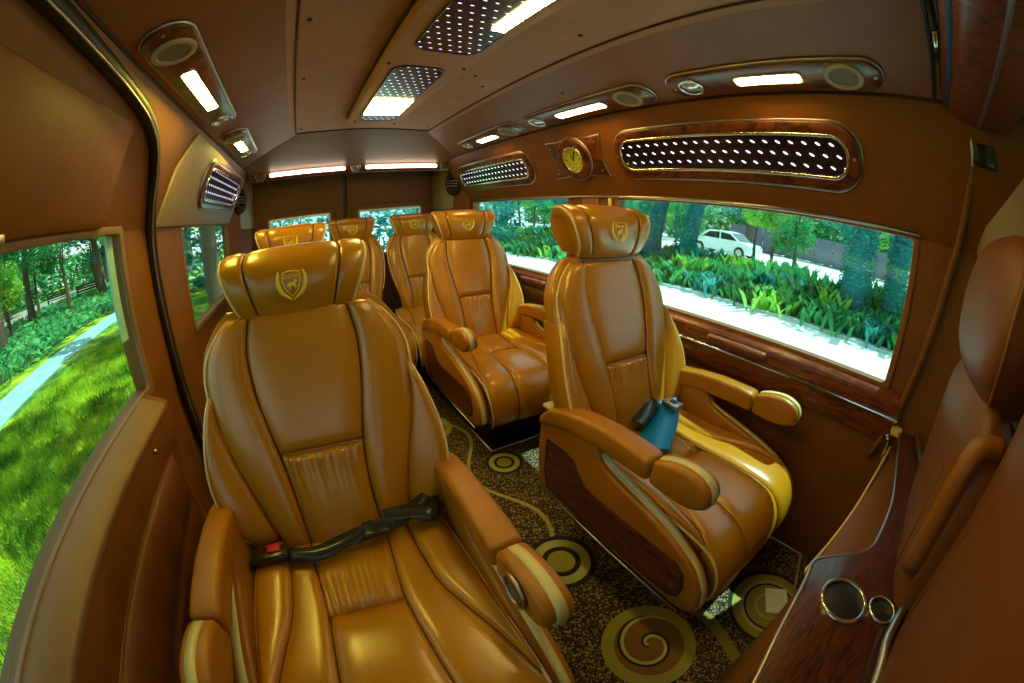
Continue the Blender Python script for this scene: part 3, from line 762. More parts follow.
def speaker(r, u, v_, rad, z=.012):
    s = ringx('speaker_ring', circle(rad, 28, u, v_), circle(rad * .72, 28, u, v_), z - .006, z + .008, 'spk', r, .003)
    plate('speaker_cone', circle(rad * .74, 28, u, v_), z - .006, z + .003, 'spkin', s)
    return s
def lens(r, u, v_, rad, z=.012):
    s = ringx('lens_ring', circle(rad, 24, u, v_), circle(rad * .82, 24, u, v_), z - .006, z + .009, 'chrome', r, .002)
    P = []; n = 10
    vs = [(u, v_, z + .010)] + [(u + rad * .82 * q * math.cos(2 * PI * k / 20), v_ + rad * .82 * q * math.sin(2 * PI * k / 20), z + .010 * (1 - q * q)) for q in (.33, .66, 1) for k in range(20)]
    fs = [(0, 1 + k, 1 + (k + 1) % 20) for k in range(20)] + [(1 + q * 20 + k, 21 + q * 20 + k, 21 + q * 20 + (k + 1) % 20, 1 + q * 20 + (k + 1) % 20) for q in (0, 1) for k in range(20)]
    link('lens', mesh_from(vs, fs, False), 'lens', s); return s
CVR = Vector((-.973, 0, .23)); CVL = Vector((.973, 0, .23))
def lamp(yc, L, side, label, lightL, taper=1.0):
    x = 1.075 if side > 0 else -.325
    z = H + .463
    m = frame_mat((x, yc, z), (0, -1, 0) if side > 0 else (0, 1, 0), CVR if side > 0 else CVL)
    r = empty('ceiling_lamp', mat=m); tag(r, label, 'lamp', 'walnut reading lamp panels on the ceiling coves')
    h = .132
    # near end is +u for the right side, -u for the left
    k = 1 if side > 0 else -1
    out = stadium(L, h, .06)
    out = [(a, b * (1 - (1 - taper) * (.5 - k * a / L))) for a, b in out]
    plate('wood_plate', out, 0, .014, 'wood', r, .005)
    tube('chrome_edge', [(a * 1.003, b * 1.02, .004) for a, b in out], .0045, 'satin', r, 6, True)
    speaker(r, k * (L / 2 - .112), 0, .058 if L > .6 else .050)
    lens(r, -k * (L / 2 - .085), 0, .044)
    c0 = k * .004
    lp = plate('light_strip', stadium(lightL, .040, .012, 4, c0, 0), .010, .018, 'lampw' if side > 0 else 'lamply', r)
    ringx('light_rim', stadium(lightL + .012, .052, .016, 4, c0, 0), stadium(lightL, .040, .012, 4, c0, 0), .010, .019, 'chrome', lp)
    for u_ in (L / 2 - .022, -L / 2 + .022): plate('screw', circle(.005, 10, u_, 0), .013, .017, 'satin', r)
    return r
lamp(.42, .70, 1, 'walnut lamp panel above the near right window, strip light between lens and speaker', .21)
lamp(1.245, .78, 1, 'walnut lamp panel on the right cove, middle one of three, above the clock', .30, .85)
lamp(2.08, .72, 1, 'small walnut lamp panel on the right cove nearest the rear doors', .22, .85)
lamp(1.20, .86, -1, 'large tapered lamp panel on the left cove above the sliding door', .36, .8)
lamp(2.10, .62, -1, 'smaller chrome-edged lamp panel on the left cove above the vent', .24, .85)

# rear light bar
r = empty('rear_light_bar', mat=frame_mat((.43, 2.965, H + .405), (1, 0, 0), (0, -.86, .5))); 
m = frame_mat((.42, 2.975, H + .402), (1, 0, 0), (0, -.45, .9))
m = frame_mat((.42, 3.0, H + .398), (1, 0, 0), (0, -.55, .83)); r.matrix_world = m
tag(r, 'long wooden light bar with two white tubes above the rear doors', 'lamp')
plate('wood_plate', stadium(1.60, .085, .04), 0, .014, 'wood', r, .004)
tube('chrome_edge', [(a, b, .004) for a, b in stadium(1.61, .09, .042)], .005, 'satin', r, 6, True)
for c in (-.37, .37): plate('light_strip', stadium(.58, .026, .010, 4, c, 0), .012, .022, 'barw', r)
lens(r, 0, 0, .04); speaker(r, -.735, 0, .045); speaker(r, .735, 0, .045)
# corner speakers
for s, cx, lab in ((1, 1.255, 'round black speaker on the right rear corner pillar'), (-1, -.505, 'round black speaker on the left rear corner pillar')):
    U = Vector((-.42 * s, -1, 0)).normalized() if s > 0 else Vector((-.42, 1, 0)).normalized()
    U = Vector((s * .11, -.23, 0)).normalized() * (1 if s > 0 else -1)
    m = frame_mat((cx - s * .022, 3.0, H + .24), U, (0, 0, 1))
    r = empty('corner_speaker', mat=m); tag(r, lab, 'speaker', 'black corner speakers')
    plate('housing', circle(.085, 32, ry=.105), -.02, .014, 'dark', r, .006)
    ringx('chrome_ring', circle(.062, 28), circle(.052, 28), .012, .020, 'chrome', r)
    plate('cone', circle(.052, 28), .010, .015, 'mesh', r)
    for k in range(3): box('grille_bar', -.06, .06, -.004 + .022 * (k - 1), .004 + .022 * (k - 1), .018, .022, 'satin', r)
# clock
m = frame_mat(on_right(1.455, H + .272), (0, -1, 0), RV)
r = empty('wall_clock', mat=m); tag(r, 'round yellow clock in a walnut plate between the two right vents', 'clock')
wp = [(-.20, .10), (-.10, .095), (-.08, .10), (.08, .10), (.10, .095), (.20, .10), (.185, .06), (.175, 0), (.185, -.06), (.20, -.10), (.10, -.092), (-.10, -.092), (-.20, -.10), (-.185, -.06), (-.175, 0), (-.185, .06)]
plate('wood_plate', wp, 0, .012, 'wood', r, .004)
tube('chrome_edge', [(a * 1.01, b * 1.01, .004) for a, b in wp], .0035, 'satin', r, 6, True)
ringx('wood_bezel', circle(.112, 40), circle(.068, 40), .008, .026, 'wood', r, .007)
tube('chrome_edge', [(a, b, .012) for a, b in circle(.113, 40)], .004, 'satin', r, 6, True)
ringx('chrome_ring', circle(.070, 40), circle(.062, 40), .014, .030, 'chrome', r, .002)
cf = plate('clock_face', circle(.063, 40), .012, .020, 'clockface', r)
vs, fs = [], []
for k in range(12):
    a = PI * k / 6; c, s_ = math.cos(a), math.sin(a)
    for (p, q, w_) in ((.044, .056, .0022),):
        b = len(vs); vs += [(c * p - s_ * w_, s_ * p + c * w_, .0212), (c * q - s_ * w_, s_ * q + c * w_, .0212), (c * q + s_ * w_, s_ * q - c * w_, .0212), (c * p + s_ * w_, s_ * p - c * w_, .0212)]; fs.append((b, b + 1, b + 2, b + 3))
link('hour_marks', mesh_from(vs, fs, False), 'dark', cf)
for nm, ang, ln in (('minute_hand', 62, .045), ('hour_hand', 118, .030)):
    a = math.radians(ang); c, s_ = math.cos(a), math.sin(a); tube(nm, [(-c * .008, -s_ * .008, .024), (c * ln, s_ * ln, .024)], .0022, 'dark', cf, 6)
for a, b in ((-.165, .07), (.165, .07), (.165, -.07), (-.165, -.07)): plate('screw', circle(.005, 10, a, b), .011, .015, 'satin', r)

# ceiling console
con = empty('ceiling_console', (0, 0, 0)); tag(con, 'raised padded ceiling console with two star-lit light panels', 'ceiling console')
co = [(.235, -1.2), (.235, 1.98), (.25, 2.05), (.30, 2.10), (.42, 2.10), (.485, 2.06), (.515, 1.98), (.53, 1.2), (.54, -1.2)]
ZC = H + .498
extrude('console_panel', co, .045, lambda a, b, w: (a, b, ZC + w), 'ceil', con, .012, 3)
tube('console_seam', [(.232, -1.1, ZC + .028), (.232, 1.98, ZC + .028), (.26, 2.07, ZC + .028)], .005, 'thread', con)
def cpanel(x0, x1, y0, y1, light, label):
    cx, cy = (x0 + x1) / 2, (y0 + y1) / 2
    o = stadium(x1 - x0, y1 - y0, .05, 6, cx, cy)
    r_ = plate('light_panel', o, ZC - .004, ZC + .004, 'star2', con); r_['label'] = label
    tube('panel_rim', [(a, b, ZC - .002) for a, b in o], .004, 'dark', r_, 6, True)
    lx0, lx1, ly0, ly1 = light
    box('light_strip', lx0, lx1, ly0, ly1, ZC - .010, ZC - .003, 'ceilw', r_, .002)
cpanel(.285, .465, 1.18, 1.93, (.290, .460, 1.56, 1.80), 'far star-lit panel with a square white light')
cpanel(.295, .490, .10, 1.04, (.442, .480, .10, .84), 'near star-lit panel with a long white light strip')
vs = []
for k, (x, y) in enumerate(((.268, 1.95), (.49, 2.02), (.26, 1.17), (.51, 1.16), (.25, .6))): tube('screw', [(x, y, ZC - .003), (x, y, ZC + .003)], .007, 'thread', con, 10)
for k, (x, y) in enumerate(((.0, 1.4), (.0, 2.2), (.0, .95), (.70, 1.4), (.74, 2.2), (.70, .8), (.95, 1.2), (.62, 1.3), (-.0, .6))):
    zz = interp(x, CPF); p = tube('ceiling_screw', [(x, y, zz - .003), (x, y, zz + .003)], .007, 'thread', None, 10)
    tag(p, 'small dark screw head holding the ceiling panel', 'screw', 'screws in the ceiling')

# ------------------------------------------------------------------ front: table, partition, front seats, overhead
ZTB = H - .49
tb = empty('side_table', (.6, -.1, 0)); tag(tb, 'glossy walnut console table with two black cup holders, right foreground', 'table')
pts = [(.20, -.085), (.315, -.066), (.41, -.047), (.53, -.036), (.582, -.031), (.615, -.058), (.66, -.105), (.70, -.130), (.747, -.139), (.896, -.147), (1.101, -.134), (1.305, -.124), (1.315, -.185), (1.055, -.221), (.76, -.232), (.613, -.241), (.507, -.226), (.42, -.236), (.20, -.245)]
loc = lambda p: (p[0] - .6, p[1] + .1)
extrude('tabletop', [loc(p) for p in pts], .022, lambda a, b, w: (a, b, ZTB - .022 + w), 'wood3', tb, .004)
tube('front_rim', cat([(a - .6, b + .1, ZTB - .004) for a, b in pts[:12]], 60), .0045, 'satin', tb)
tube('back_rail', cat([(a - .6, b + .1, ZTB + .008) for a, b in pts[12:]], 40), .0095, 'satin', tb)
def cup(x, y, rad, nm):
    c = ringx(nm, circle(rad, 28, x - .6, y + .1), circle(rad * .86, 28, x - .6, y + .1), ZTB - .004, ZTB + .007, 'chrome', tb, .002)
    v, f = [], []
    for (q, z) in ((.88, .003), (.86, -.002), (.80, -.010), (.78, .0006), (0.5, .0008)):
        pass
    vs = []; fs = []
    prof = [(.88, .004), (.84, -.0), (.80, .0012), (.0, .0012)]
    for q, z in prof:
        for k in range(28): vs.append((x - .6 + rad * q * math.cos(2 * PI * k / 28), y + .1 + rad * q * math.sin(2 * PI * k / 28), ZTB + z))
    for i in range(3):
        for k in range(28): fs.append((i * 28 + k, i * 28 + (k + 1) % 28, (i + 1) * 28 + (k + 1) % 28, (i + 1) * 28 + k))
    link('cup_well', mesh_from(vs, fs), 'black', c)
cup(.531, -.118, .048, 'cup_holder'); cup(.558, -.196, .030, 'cup_holder')
# partition behind the table and the brown ledge
pa = extrude('trim_40', [(.45, -.075), (.62, -.055), (.70, -.045), (1.325, -.112), (1.325, -.225), (.45, -.225)], H - .56, XY, 'panel', None, .006); structure(pa, 'brown partition below the walnut table')
sp = ribbon3('edge_trim', [(.655, -.032, H - .590), (.85, -.062, H - .572), (1.06, -.086, H - .560), (1.285, -.112, H - .548)], [(0, .3, 1)] * 4, .014, .006, 'cream'); tag(sp, 'yellow lit edge trim of the partition, from the table corner to the wall', 'edge_trim')  # lit front edge of the partition, its light put into the colour
hk = empty('belt_hook', (1.27, -.09, H - .54)); tag(hk, 'small chrome buckle hook hanging at the wall end of the partition edge', 'hook')
tube('hook_bar', cat([(-.02, -.0, .03), (.0, .01, .035), (.02, .0, .02), (.02, -.01, -.01)], 14), .006, 'chrome', hk); box('hook_plate', -.03, .02, -.01, .0, -.03, .015, 'chrome', hk, .004)
box('latch_plate', .02, .05, -.04, .0, .03, .06, 'cream', hk, .005)

def front_seat(cx, y, label, hrest, ztop, rz=0):
    r = empty('front_seat', (cx, y, 0)); r.rotation_euler.z = rz; tag(r, label, 'seat', None)
    zs = [.16, .3, .5, .7, .85, ztop - .04, ztop]
    hw = [.20, .25, .27, .27, .26, .225, .17]
    yy = [-.06, -.055, -.035, .0, .012, .01, -.01]
    N = [(0, 1, .05)] * 5 + [(0, 1, .3), (0, .8, .8)]
    pad('backrest', [(h_, a, z) for h_, a, z in zip(hw, yy, zs)], [(-h_, a, z) for h_, a, z in zip(hw, yy, zs)], N, .045, .16, 'frontskin', r, 24, 30, 3, 8)
    for s in (-1, 1): tube('seam', cat([(s * h_ * .62, a + .0375, z) for h_, a, z in zip(hw, yy, zs)][1:-2], 30), .003, 'thread', r, 6)
    box('seat_cushion', -.25, .25, -.62, -.14, .28, .44, 'frontskin', r, .05, 4)
    box('pedestal', -.2, .2, -.55, -.15, 0, .28, 'metaldark', r, .02)
    if hrest:
        zs = [ztop - .02, ztop + .05, ztop + .13, ztop + .20, ztop + .235]
        hw = [.17, .215, .22, .20, .15]; yy = [.015, .03, .03, .012, -.02]
        h = pad('headrest', [(a, b, z) for a, b, z in zip(hw, yy, zs)], [(-a, b, z) for a, b, z in zip(hw, yy, zs)], [(0, 1, -.1), (0, 1, 0), (0, 1, .1), (0, 1, .5), (0, .6, 1)], .045, .10, 'frontskin', r, 22, 22, 3, 4)
        tube('piping', cat([(a * .99, b + .004, z) for a, b, z in zip(hw, yy, zs)] + [(-a * .99, b + .004, z) for a, b, z in list(zip(hw, yy, zs))[::-1]], 50), .004, 'leather2', h, 6)
        tube('cover_seam', [(-.16, .026, ztop - .045), (0, .050, ztop - .075), (.16, .026, ztop - .045)], .005, 'thread', r)
    return r
front_seat(.85, -.225, 'dark brown front seat with headrest, seen from behind at the right wall', True, H - .15)
front_seat(.37, -.275, 'dark brown front seat back without headrest in the lower right corner', False, H + .03, 0)
gr = tube('grab_handle', cat([(.60, -.20, H - .42), (.605, -.19, H - .32), (.61, -.19, H - .24), (.62, -.205, H - .205), (.63, -.24, H - .20)], 20), .020, 'leather2', None, 12); tag(gr, 'rounded brown padded handle between the two front seats', 'handle')

# overhead cabinet across the front
oc = empty('overhead_cabinet', (.4, -.2, H + .45)); tag(oc, 'glossy walnut overhead cabinet with dark screen at the upper right', 'cabinet')
extrude('cabinet_body', [(-.36 + .2, .07), (-.20 + .2, .08), (-.085 + .2, .08), (-.095 + .2, -.01), (-.125 + .2, -.045), (-.20 + .2, -.062), (-.30 + .2, -.06)], 1.56, lambda a, b, w: (-.78 + w, a, b), 'wood2', oc, .008)
extrude('screen', [(0, 0), (.86, 0), (.86, .006), (0, .006)], .060, lambda a, b, w: (-.10 + a, .112 - w * .12 + b, .066 - w), 'screen', oc)
tube('blue_strip', [(-.76, .094, -.022), (.76, .094, -.022)], .008, 'bluestrip', oc)
tube('lower_edge', [(-.76, .0, -.062), (.76, .0, -.062)], .006, 'satin', oc)
tube('chrome_clip', [(.48, .116, .04), (.62, .116, .03)], .004, 'chrome', oc)
t = tube('trim_41', [(-.3, -.070, H + .52), (.78, -.070, H + .522), (1.15, -.072, H + .44)], .006, 'black'); structure(t, 'dark gap at the end of the ceiling')
tw = empty('pillar_speaker', (1.245, -.235, H + .36)); tag(tw, 'black pod below the walnut cabinet at the right front pillar', 'speaker')
pad('pod', [(-.04, .03, -.06), (-.045, .035, 0), (-.04, .03, .07)], [(.04, .03, -.06), (.045, .035, 0), (.04, .03, .07)], [(0, 1, 0)] * 3, .03, .05, 'dark', tw, 12, 12, 2.4, 2.4)
tube('pod_trim', [(-.05, .055, -.07), (-.05, .055, .05)], .004, 'satin', tw)
t = extrude('trim_42', [(1.325, -.22), (1.29, -.245), (1.22, -.36), (1.20, -.60), (1.325, -.65)], .42, lambda a, b, w: (a - .0, b, H + .06 + w), 'greytrim', None, .02, 3); structure(t, 'grey trim of the front pillar')
for z in (H + .10, H + .13):
    pass
# cab end of the van with windscreen
grid_wall_y('wall_front', [-.66, -.5, 1.25, 1.42], [-.08, .78, H + .36, H + .60], -1.95, {(1, 1)}, 'greytrim', .05, 'cab end of the van')
w = box('window_9', -.5, 1.25, -1.93, -1.926, .78, H + .36, 'glassL'); structure(w)

# paper on the floor mat
pp = box('paper_card', -.055, .055, -.045, .045, 0, .003, 'paper'); pp.location = (1.045, -.03, .002); pp.rotation_euler.z = .6
tag(pp, 'white card lying on the ringed carpet by the table', 'card')

# ------------------------------------------------------------------ outside
GZ = -.62
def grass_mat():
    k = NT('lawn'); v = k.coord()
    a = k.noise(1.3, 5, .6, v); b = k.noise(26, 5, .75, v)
    c = k.ramp(k.math('ADD', k.math('MULTIPLY', a, .5), k.math('MULTIPLY', b, .5)), [(.42, (.006, .07, .003)), (.49, (.05, .27, .006)), (.56, (.52, .62, .015))])  # grass tones, with dapples of sun and shade put into the colour
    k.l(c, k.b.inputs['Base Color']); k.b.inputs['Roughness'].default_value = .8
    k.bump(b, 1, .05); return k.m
def pave_mat(name, c1, c2, sc):
    k = NT(name); v = k.coord(); k.l(k.ramp(k.noise(sc, 5, .6, v), [(.35, c1), (.65, c2)]), k.b.inputs['Base Color']); k.b.inputs['Roughness'].default_value = .85; return k.m
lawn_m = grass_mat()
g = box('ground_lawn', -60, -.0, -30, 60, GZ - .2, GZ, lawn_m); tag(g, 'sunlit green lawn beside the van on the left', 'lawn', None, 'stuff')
g = box('ground_paving', .0, 45, -30, 60, GZ - .2, GZ, pave_mat('pale_paving', (.78, .76, .72), (.88, .86, .83), 1.5)); tag(g, 'bright pale paving outside the right windows', 'paving', None, 'stuff')
v = [(-4.0, -20, GZ + .02), (-5.83, 4.7, GZ + .02), (-6.45, 10.3, GZ + .02), (-8.5, 40, GZ + .02), (-9.9, 40, GZ + .02), (-7.6, 12.7, GZ + .02), (-7.15, 6.1, GZ + .02), (-5.5, -20, GZ + .02)]
v2 = [(a, b, GZ - .05) for a, b, c in v]
pth = link('garden_path', mesh_from(v + v2, [tuple(range(8)), tuple(range(15, 7, -1))] + [(i, (i + 1) % 8, 8 + (i + 1) % 8, 8 + i) for i in range(8)], False), pave_mat('path_stone', (.16, .36, .40), (.24, .46, .50), 3))
tag(pth, 'pale blue-grey footpath crossing the lawn', 'path')
# grass blades near the van (stuff)
def blades(n, x0, x1, y0, y1, h):
    vs, fs = [], []
    for _ in range(n):
        x, y = random.uniform(x0, x1), random.uniform(y0, y1); a = random.uniform(0, 2 * PI); hh = h * random.uniform(.5, 1.3); w = .008
        c, s = math.cos(a), math.sin(a); lx, ly = random.gauss(0, .04), random.gauss(0, .04); b = len(vs)
        vs += [(x - c * w, y - s * w, GZ), (x + c * w, y + s * w, GZ), (x + lx, y + ly, GZ + hh)]; fs.append((b, b + 1, b + 2))
    return mesh_from(vs, fs, False)
gb = link('grass_blades', blades(60000, -5.5, -1.2, -.6, 9, .09), leafmat('blade', (.02, .17, .004), (.45, .66, .03), .35, 1.6)); tag(gb, 'short grass blades of the lawn near the van', 'grass', None, 'stuff')

def leaves_mesh(n, fn, size, flat=.3):
    vs, fs = [], []
    for _ in range(n):
        p = Vector(fn()); a = Vector((random.gauss(0, 1), random.gauss(0, 1), random.gauss(0, 1) * flat)).normalized()
        b_ = a.cross(Vector((random.gauss(0, 1), random.gauss(0, 1), random.gauss(0, 1)))).normalized()
        s = size * random.uniform(.6, 1.4); b = len(vs); nn = a.cross(b_)
        vs += [p - a * s, p + b_ * s * .4 + nn * s * .1, p + a * s, p - b_ * s * .4 + nn * s * .1]; fs += [(b, b + 1, b + 2, b + 3)]
    return mesh_from(vs, fs, False)
def ell(rx, ry, rz, cz, shell=.55):
    def f():
        while True:
            q = Vector((random.uniform(-1, 1), random.uniform(-1, 1), random.uniform(-1, 1)))
            if shell < q.length < 1: break
        return (q.x * rx, q.y * ry, cz + q.z * rz)
    return f
LM = [leafmat('leaf_dark', (.010, .10, .035), (.05, .26, .06)), leafmat('leaf_mid', (.02, .24, .09), (.13, .52, .17)), leafmat('leaf_bright', (.12, .42, .05), (.42, .72, .12)), leafmat('leaf_teal', (.01, .17, .18), (.08, .46, .38))]
BK = [plain('bark', (.09, .07, .05, 1), .9), plain('ivy_bark', (.02, .16, .20, 1), .9)]
def blob_fn(blobs):
    def f():
        c, r = random.choice(blobs)
        q = Vector((random.gauss(0, 1), random.gauss(0, 1), random.gauss(0, 1))).normalized() * random.uniform(.65, 1)
        return (c[0] + q.x * r, c[1] + q.y * r, c[2] + q.z * r * .8)
    return f
def crown(h, R_):
    return [((random.gauss(0, R_ * .5), random.gauss(0, R_ * .5), h + random.uniform(-.35, .6) * R_), R_ * random.uniform(.3, .55)) for _ in range(12)]
CR = [leaves_mesh(5200, blob_fn(crown(4.2, 2.2)), .12), leaves_mesh(5200, blob_fn(crown(5.2, 2.6)), .13), leaves_mesh(4200, blob_fn(crown(3.0, 1.7)), .10)]
def trunk_mesh(h, r, lean):
    P = cat([(0, 0, 0), (lean * .3, .05, h * .4), (lean * .7, -.05, h * .75), (lean, 0, h)], 14); vs, fs = [], []
    for i, p in enumerate(P):
        rr = r * (1.25 - .65 * i / 14)
        for k in range(10): a = 2 * PI * k / 10; vs.append(p + Vector((rr * math.cos(a) * (1 + .08 * math.sin(3 * a + i)), rr * math.sin(a), 0)))
    for i in range(14):
        for k in range(10): fs.append((i * 10 + k, i * 10 + (k + 1) % 10, i * 10 + 10 + (k + 1) % 10, i * 10 + 10 + k))
    # two limbs
    for s in (-1, 1):
        b = len(vs); v_, f_ = tube_data(cat([P[9], P[9] + Vector((s * .5, s * .3, .6)), P[9] + Vector((s * 1.1, s * .5, 1.5))], 8), r * .35, 7); vs += v_; fs += [tuple(i + b for i in q) for q in f_]
    return mesh_from(vs, fs)
TM = {}
def tree(x, y, ci, leafm, bark, r, label, group, h=4.0, lean=.2, sc=1.0, ivy=False, rz=0, gz=GZ, off=0):
    root = empty('tree', (x, y, gz)); tag(root, label, 'tree', group); root.scale = (sc, sc, sc); root.rotation_euler.z = rz
    k = (h, r, lean)
    if k not in TM: TM[k] = trunk_mesh(h, r, lean)
    def wmat(name, me, m):
        o = bpy.data.objects.new(name, me.copy()); COL.objects.link(o); o.parent = root; o.data.materials.clear(); o.data.materials.append(m); return o
    wmat('trunk', TM[k], BK[bark]); wmat('foliage', CR[ci], LM[leafm]).location = (off, 0, off * .3)
    if ivy:
        o = link('ivy', leaves_mesh(1800, lambda: (lambda a, z, q: (math.cos(a) * (r * 1.1 + q), math.sin(a) * (r * 1.1 + q), z))(random.uniform(0, 2 * PI), random.uniform(0, 3.2), random.uniform(0, .08)), .06), LM[3], root)
    return root
CR.append(leaves_mesh(7000, blob_fn([((random.uniform(-1.2, 3.2), random.uniform(-2.5, 6.5), random.uniform(5.0, 6.4)), random.uniform(.5, .95)) for _ in range(26)]), .13))  # wide sparse crown shaped to dapple the lawn
# right side: trunks behind the shrub row
for i, (x, ry, r, lm, ci) in enumerate(((9.6, .125, .33, 3, 0), (9.9, .020, .27, 3, 1), (10.2, .655, .26, 3, 0), (9.8, .80, .27, 3, 2), (10.5, 1.25, .25, 1, 1), (11.5, 1.8, .3, 3, 0), (12, 2.6, .3, 3, 1), (10.6, -.35, .25, 3, 2))):
    names = ['thick ivy-clad trunk near the front end of the near right window', 'ivy-clad trunk at the front edge of the near right window', 'bluish trunk left of the white car outside', 'bluish trunk just right of the near headrest, outside the window',
             'tree outside the far right window, nearest of the three there', 'middle tree outside the far right window', 'tree outside the rear end of the far right window', 'tree outside beyond the front right pillar']
    tree(x, x * ry, 2, lm, 1, r, names[i], 'trees on the right side', 4.2, 1.5, 1.0, True, 0, GZ, 2.1)
for i in range(10):
    tree(26 + (i % 3) * 3, -8 + i * 6.5, i % 3, (2, 1, 0)[i % 3], 0, .25, 'distant green tree beyond the white car and parking area', 'distant trees on the right side', 4.5, .25, 1.15, False, i)
for i in range(20):
    tree(13.2 + (i * 37 % 5) * 1.1, -4.5 + i * 1.7, i % 3, (2, 3, 1)[i % 3], 0, .12, 'small leafy tree between the shrub rows and the parked cars', 'small trees beyond the right shrub rows', 4.5, .25, .58, False, i * 1.9)
# shrub row
SHM = []
for k in range(3):
    vs, fs = [], []
    for _ in range(210):
        a = random.uniform(0, 2 * PI); L_ = random.uniform(.5, 1.0); c, s = math.cos(a), math.sin(a); x0, y0 = random.gauss(0, .28), random.gauss(0, .35); w = random.uniform(.04, .085); b = len(vs)
        sp_ = random.uniform(.15, .65)
        for t in (0, .33, .66, 1):
            px, py, pz = x0 + c * sp_ * t * L_, y0 + s * sp_ * t * L_, L_ * (1.25 * t - .55 * t * t); ww = w * (.5, 1, .85, .05)[int(t * 3 + .1)]
            vs += [(px - s * ww, py + c * ww, pz), (px + s * ww, py - c * ww, pz)]
        for q in range(3): fs.append((b + q * 2, b + q * 2 + 1, b + q * 2 + 3, b + q * 2 + 2))
    SHM.append(mesh_from(vs, fs))
n = 0
for y in [(-3.0 + .85 * i) for i in range(30)]:
    for row, x in enumerate((8.75, 9.6, 10.6)):
        me = SHM[n % 3].copy(); o = bpy.data.objects.new('shrub', me); COL.objects.link(o); me.materials.append(LM[(1, 2, 3, 1, 0)[n % 5]])
        o.location = (x + random.uniform(-.15, .15), y + random.uniform(-.2, .2) + row * .4, GZ); o.rotation_euler.z = n * 1.7; s = random.uniform(.8, 1.1); o.scale = (s, s, s * (.85, 1.15, 1.45)[row])
        tag(o, 'leafy green shrub in the %s row along the paving right of the van' % ('front', 'middle', 'tall back')[row], 'shrub', '%s row of shrubs right of the van' % ('front', 'middle', 'back')[row]); n += 1
kb = box('kerb', 8.1, 8.35, -20, 50, GZ, GZ + .06, pave_mat('kerb_stone', (.5, .55, .55), (.6, .65, .65), 6)); tag(kb, 'low kerb between the paving and the shrubs', 'kerb')
bd = box('planting_bed', 8.35, 11.4, -20, 50, GZ, GZ + .03, plain('soil', (.03, .09, .03, 1), .95)); tag(bd, 'dark planted bed under the shrubs', 'planting bed')
# white car
def car(x, y):
    r = empty('car', (x, y, GZ)); tag(r, 'white car parked beyond the shrubs, seen through the near right window', 'car')
    body = [(-2.1, .25), (-2.15, .62), (-2.0, .82), (-1.35, .90), (-.75, 1.34), (-.2, 1.43), (.75, 1.40), (1.45, 1.02), (2.0, .95), (2.15, .70), (2.12, .28)]
    wm = plain('car_white', (.85, .85, .87, 1), .2)
    extrude('body', body, 1.7, lambda a, b, w: (-.85 + w, a, b), wm, r, .06, 3)
    for s in (-1, 1):
        xx = s * .855
        extrude('side_window', [(-1.15, .95), (-.70, 1.27), (-.1, 1.33), (-.1, .95)], .02, lambda a, b, w: (xx - .01 + w, a, b), 'screen', r)
        extrude('side_window', [(0.0, .95), (0.0, 1.33), (.68, 1.30), (1.15, .98)], .02, lambda a, b, w: (xx - .01 + w, a, b), 'screen', r)
        for yy in (-1.35, 1.35):
            wh = extrude('wheel', circle(.32, 24, yy, .32), .22, lambda a, b, w: (s * .68 + (w if s > 0 else -w), a, b), 'black', r, .02); extrude('hubcap', circle(.19, 16, yy, .32), .01, lambda a, b, w: (s * .905 + w * s, a, b), 'satin', wh)
    extrude('windscreen', [(-.78, 1.325), (-1.32, .905), (-1.335, .925), (-.80, 1.345)], 1.5, lambda a, b, w: (-.75 + w, a, b), 'screen', r)
    for s in (-.6, .6): box('headlight', s - .16, s + .16, -2.17, -2.08, .60, .74, 'lens', r, .02)
    return r
car(21.0, 10.8)
c2 = car(22.5, -1.0); c2['label'] = 'second white car far right, half hidden by the ivy-clad trunks'
fb = empty('fence', (30, 6, GZ)); tag(fb, 'grey-violet board fence in the distance beyond the car', 'fence')
fm = plain('fence_board', (.16, .13, .20, 1), .8)
for k in range(12): box('board', -.02, .02, -9 + k * 1.5, -9 + k * 1.5 + 1.44, .1, 1.9, fm, fb, .01)
bw = empty('pale_building', (38, 10, GZ)); tag(bw, 'pale building wall far beyond the trees on the right', 'building')
box('wall', 0, 4, -30, 40, 0, 5.0, plain('pale_wall', (.75, .72, .70, 1), .8), bw)
for k in range(8): box('window', -.03, .02, -26 + k * 8, -23 + k * 8, 1.4, 3.2, 'screen', bw)
box('roof', -.5, 4.5, -31, 41, 5.0, 5.3, plain('roof_tile', (.3, .12, .08, 1), .8), bw)
# left side
for i, (x, y, ci, lm, r, sc, lab) in enumerate((
        (-12.2, 11.5, 0, 0, .22, .95, 'dark trunk at the left edge of the sliding door window'),
        (-15, 17.0, 1, 1, .20, 1.0, 'tree trunk behind the benches, left in the sliding door window'),
        (-13, 22.0, 0, 0, .25, 1.0, 'tree near the rear edge of the sliding door window'),
        (-22, 16, 1, 2, .2, 1.2, 'bright tree far behind the benches'),
        (-26, 26, 2, 1, .2, 1.4, 'distant tree beyond the park road'),
        (-18, 32, 0, 2, .2, 1.4, 'distant bright tree seen beside the door pillar'),
        (-32, 18, 1, 1, .2, 1.4, 'most distant tree at the left edge of the door window'),
        (-5.0, 14, 0, 1, .2, .9, 'tree seen through the small left rear window'),
        (-3.6, 18, 2, 2, .2, 1.0, 'bright tree behind the small left rear window'),
        (-7.5, 24, 1, 0, .2, 1.2, 'dark tree far behind the small left rear window'),
        (-3.0, -1.8, 3, 1, .20, 1.0, 'unseen tree added on the lawn ahead of the van for dappled shade'),  # out of view, added for the dappled shade of its crown
        (-1.9, 7.6, 0, 1, .16, 1.0, 'tree added on the lawn by the left rear corner for its shade'))):  # added to throw more tree shade on the lawn
    tree(x, y, ci, lm, 0, r, lab, None, 4.5, .25, sc, False, 0 if ci == 3 else i * 2.1)
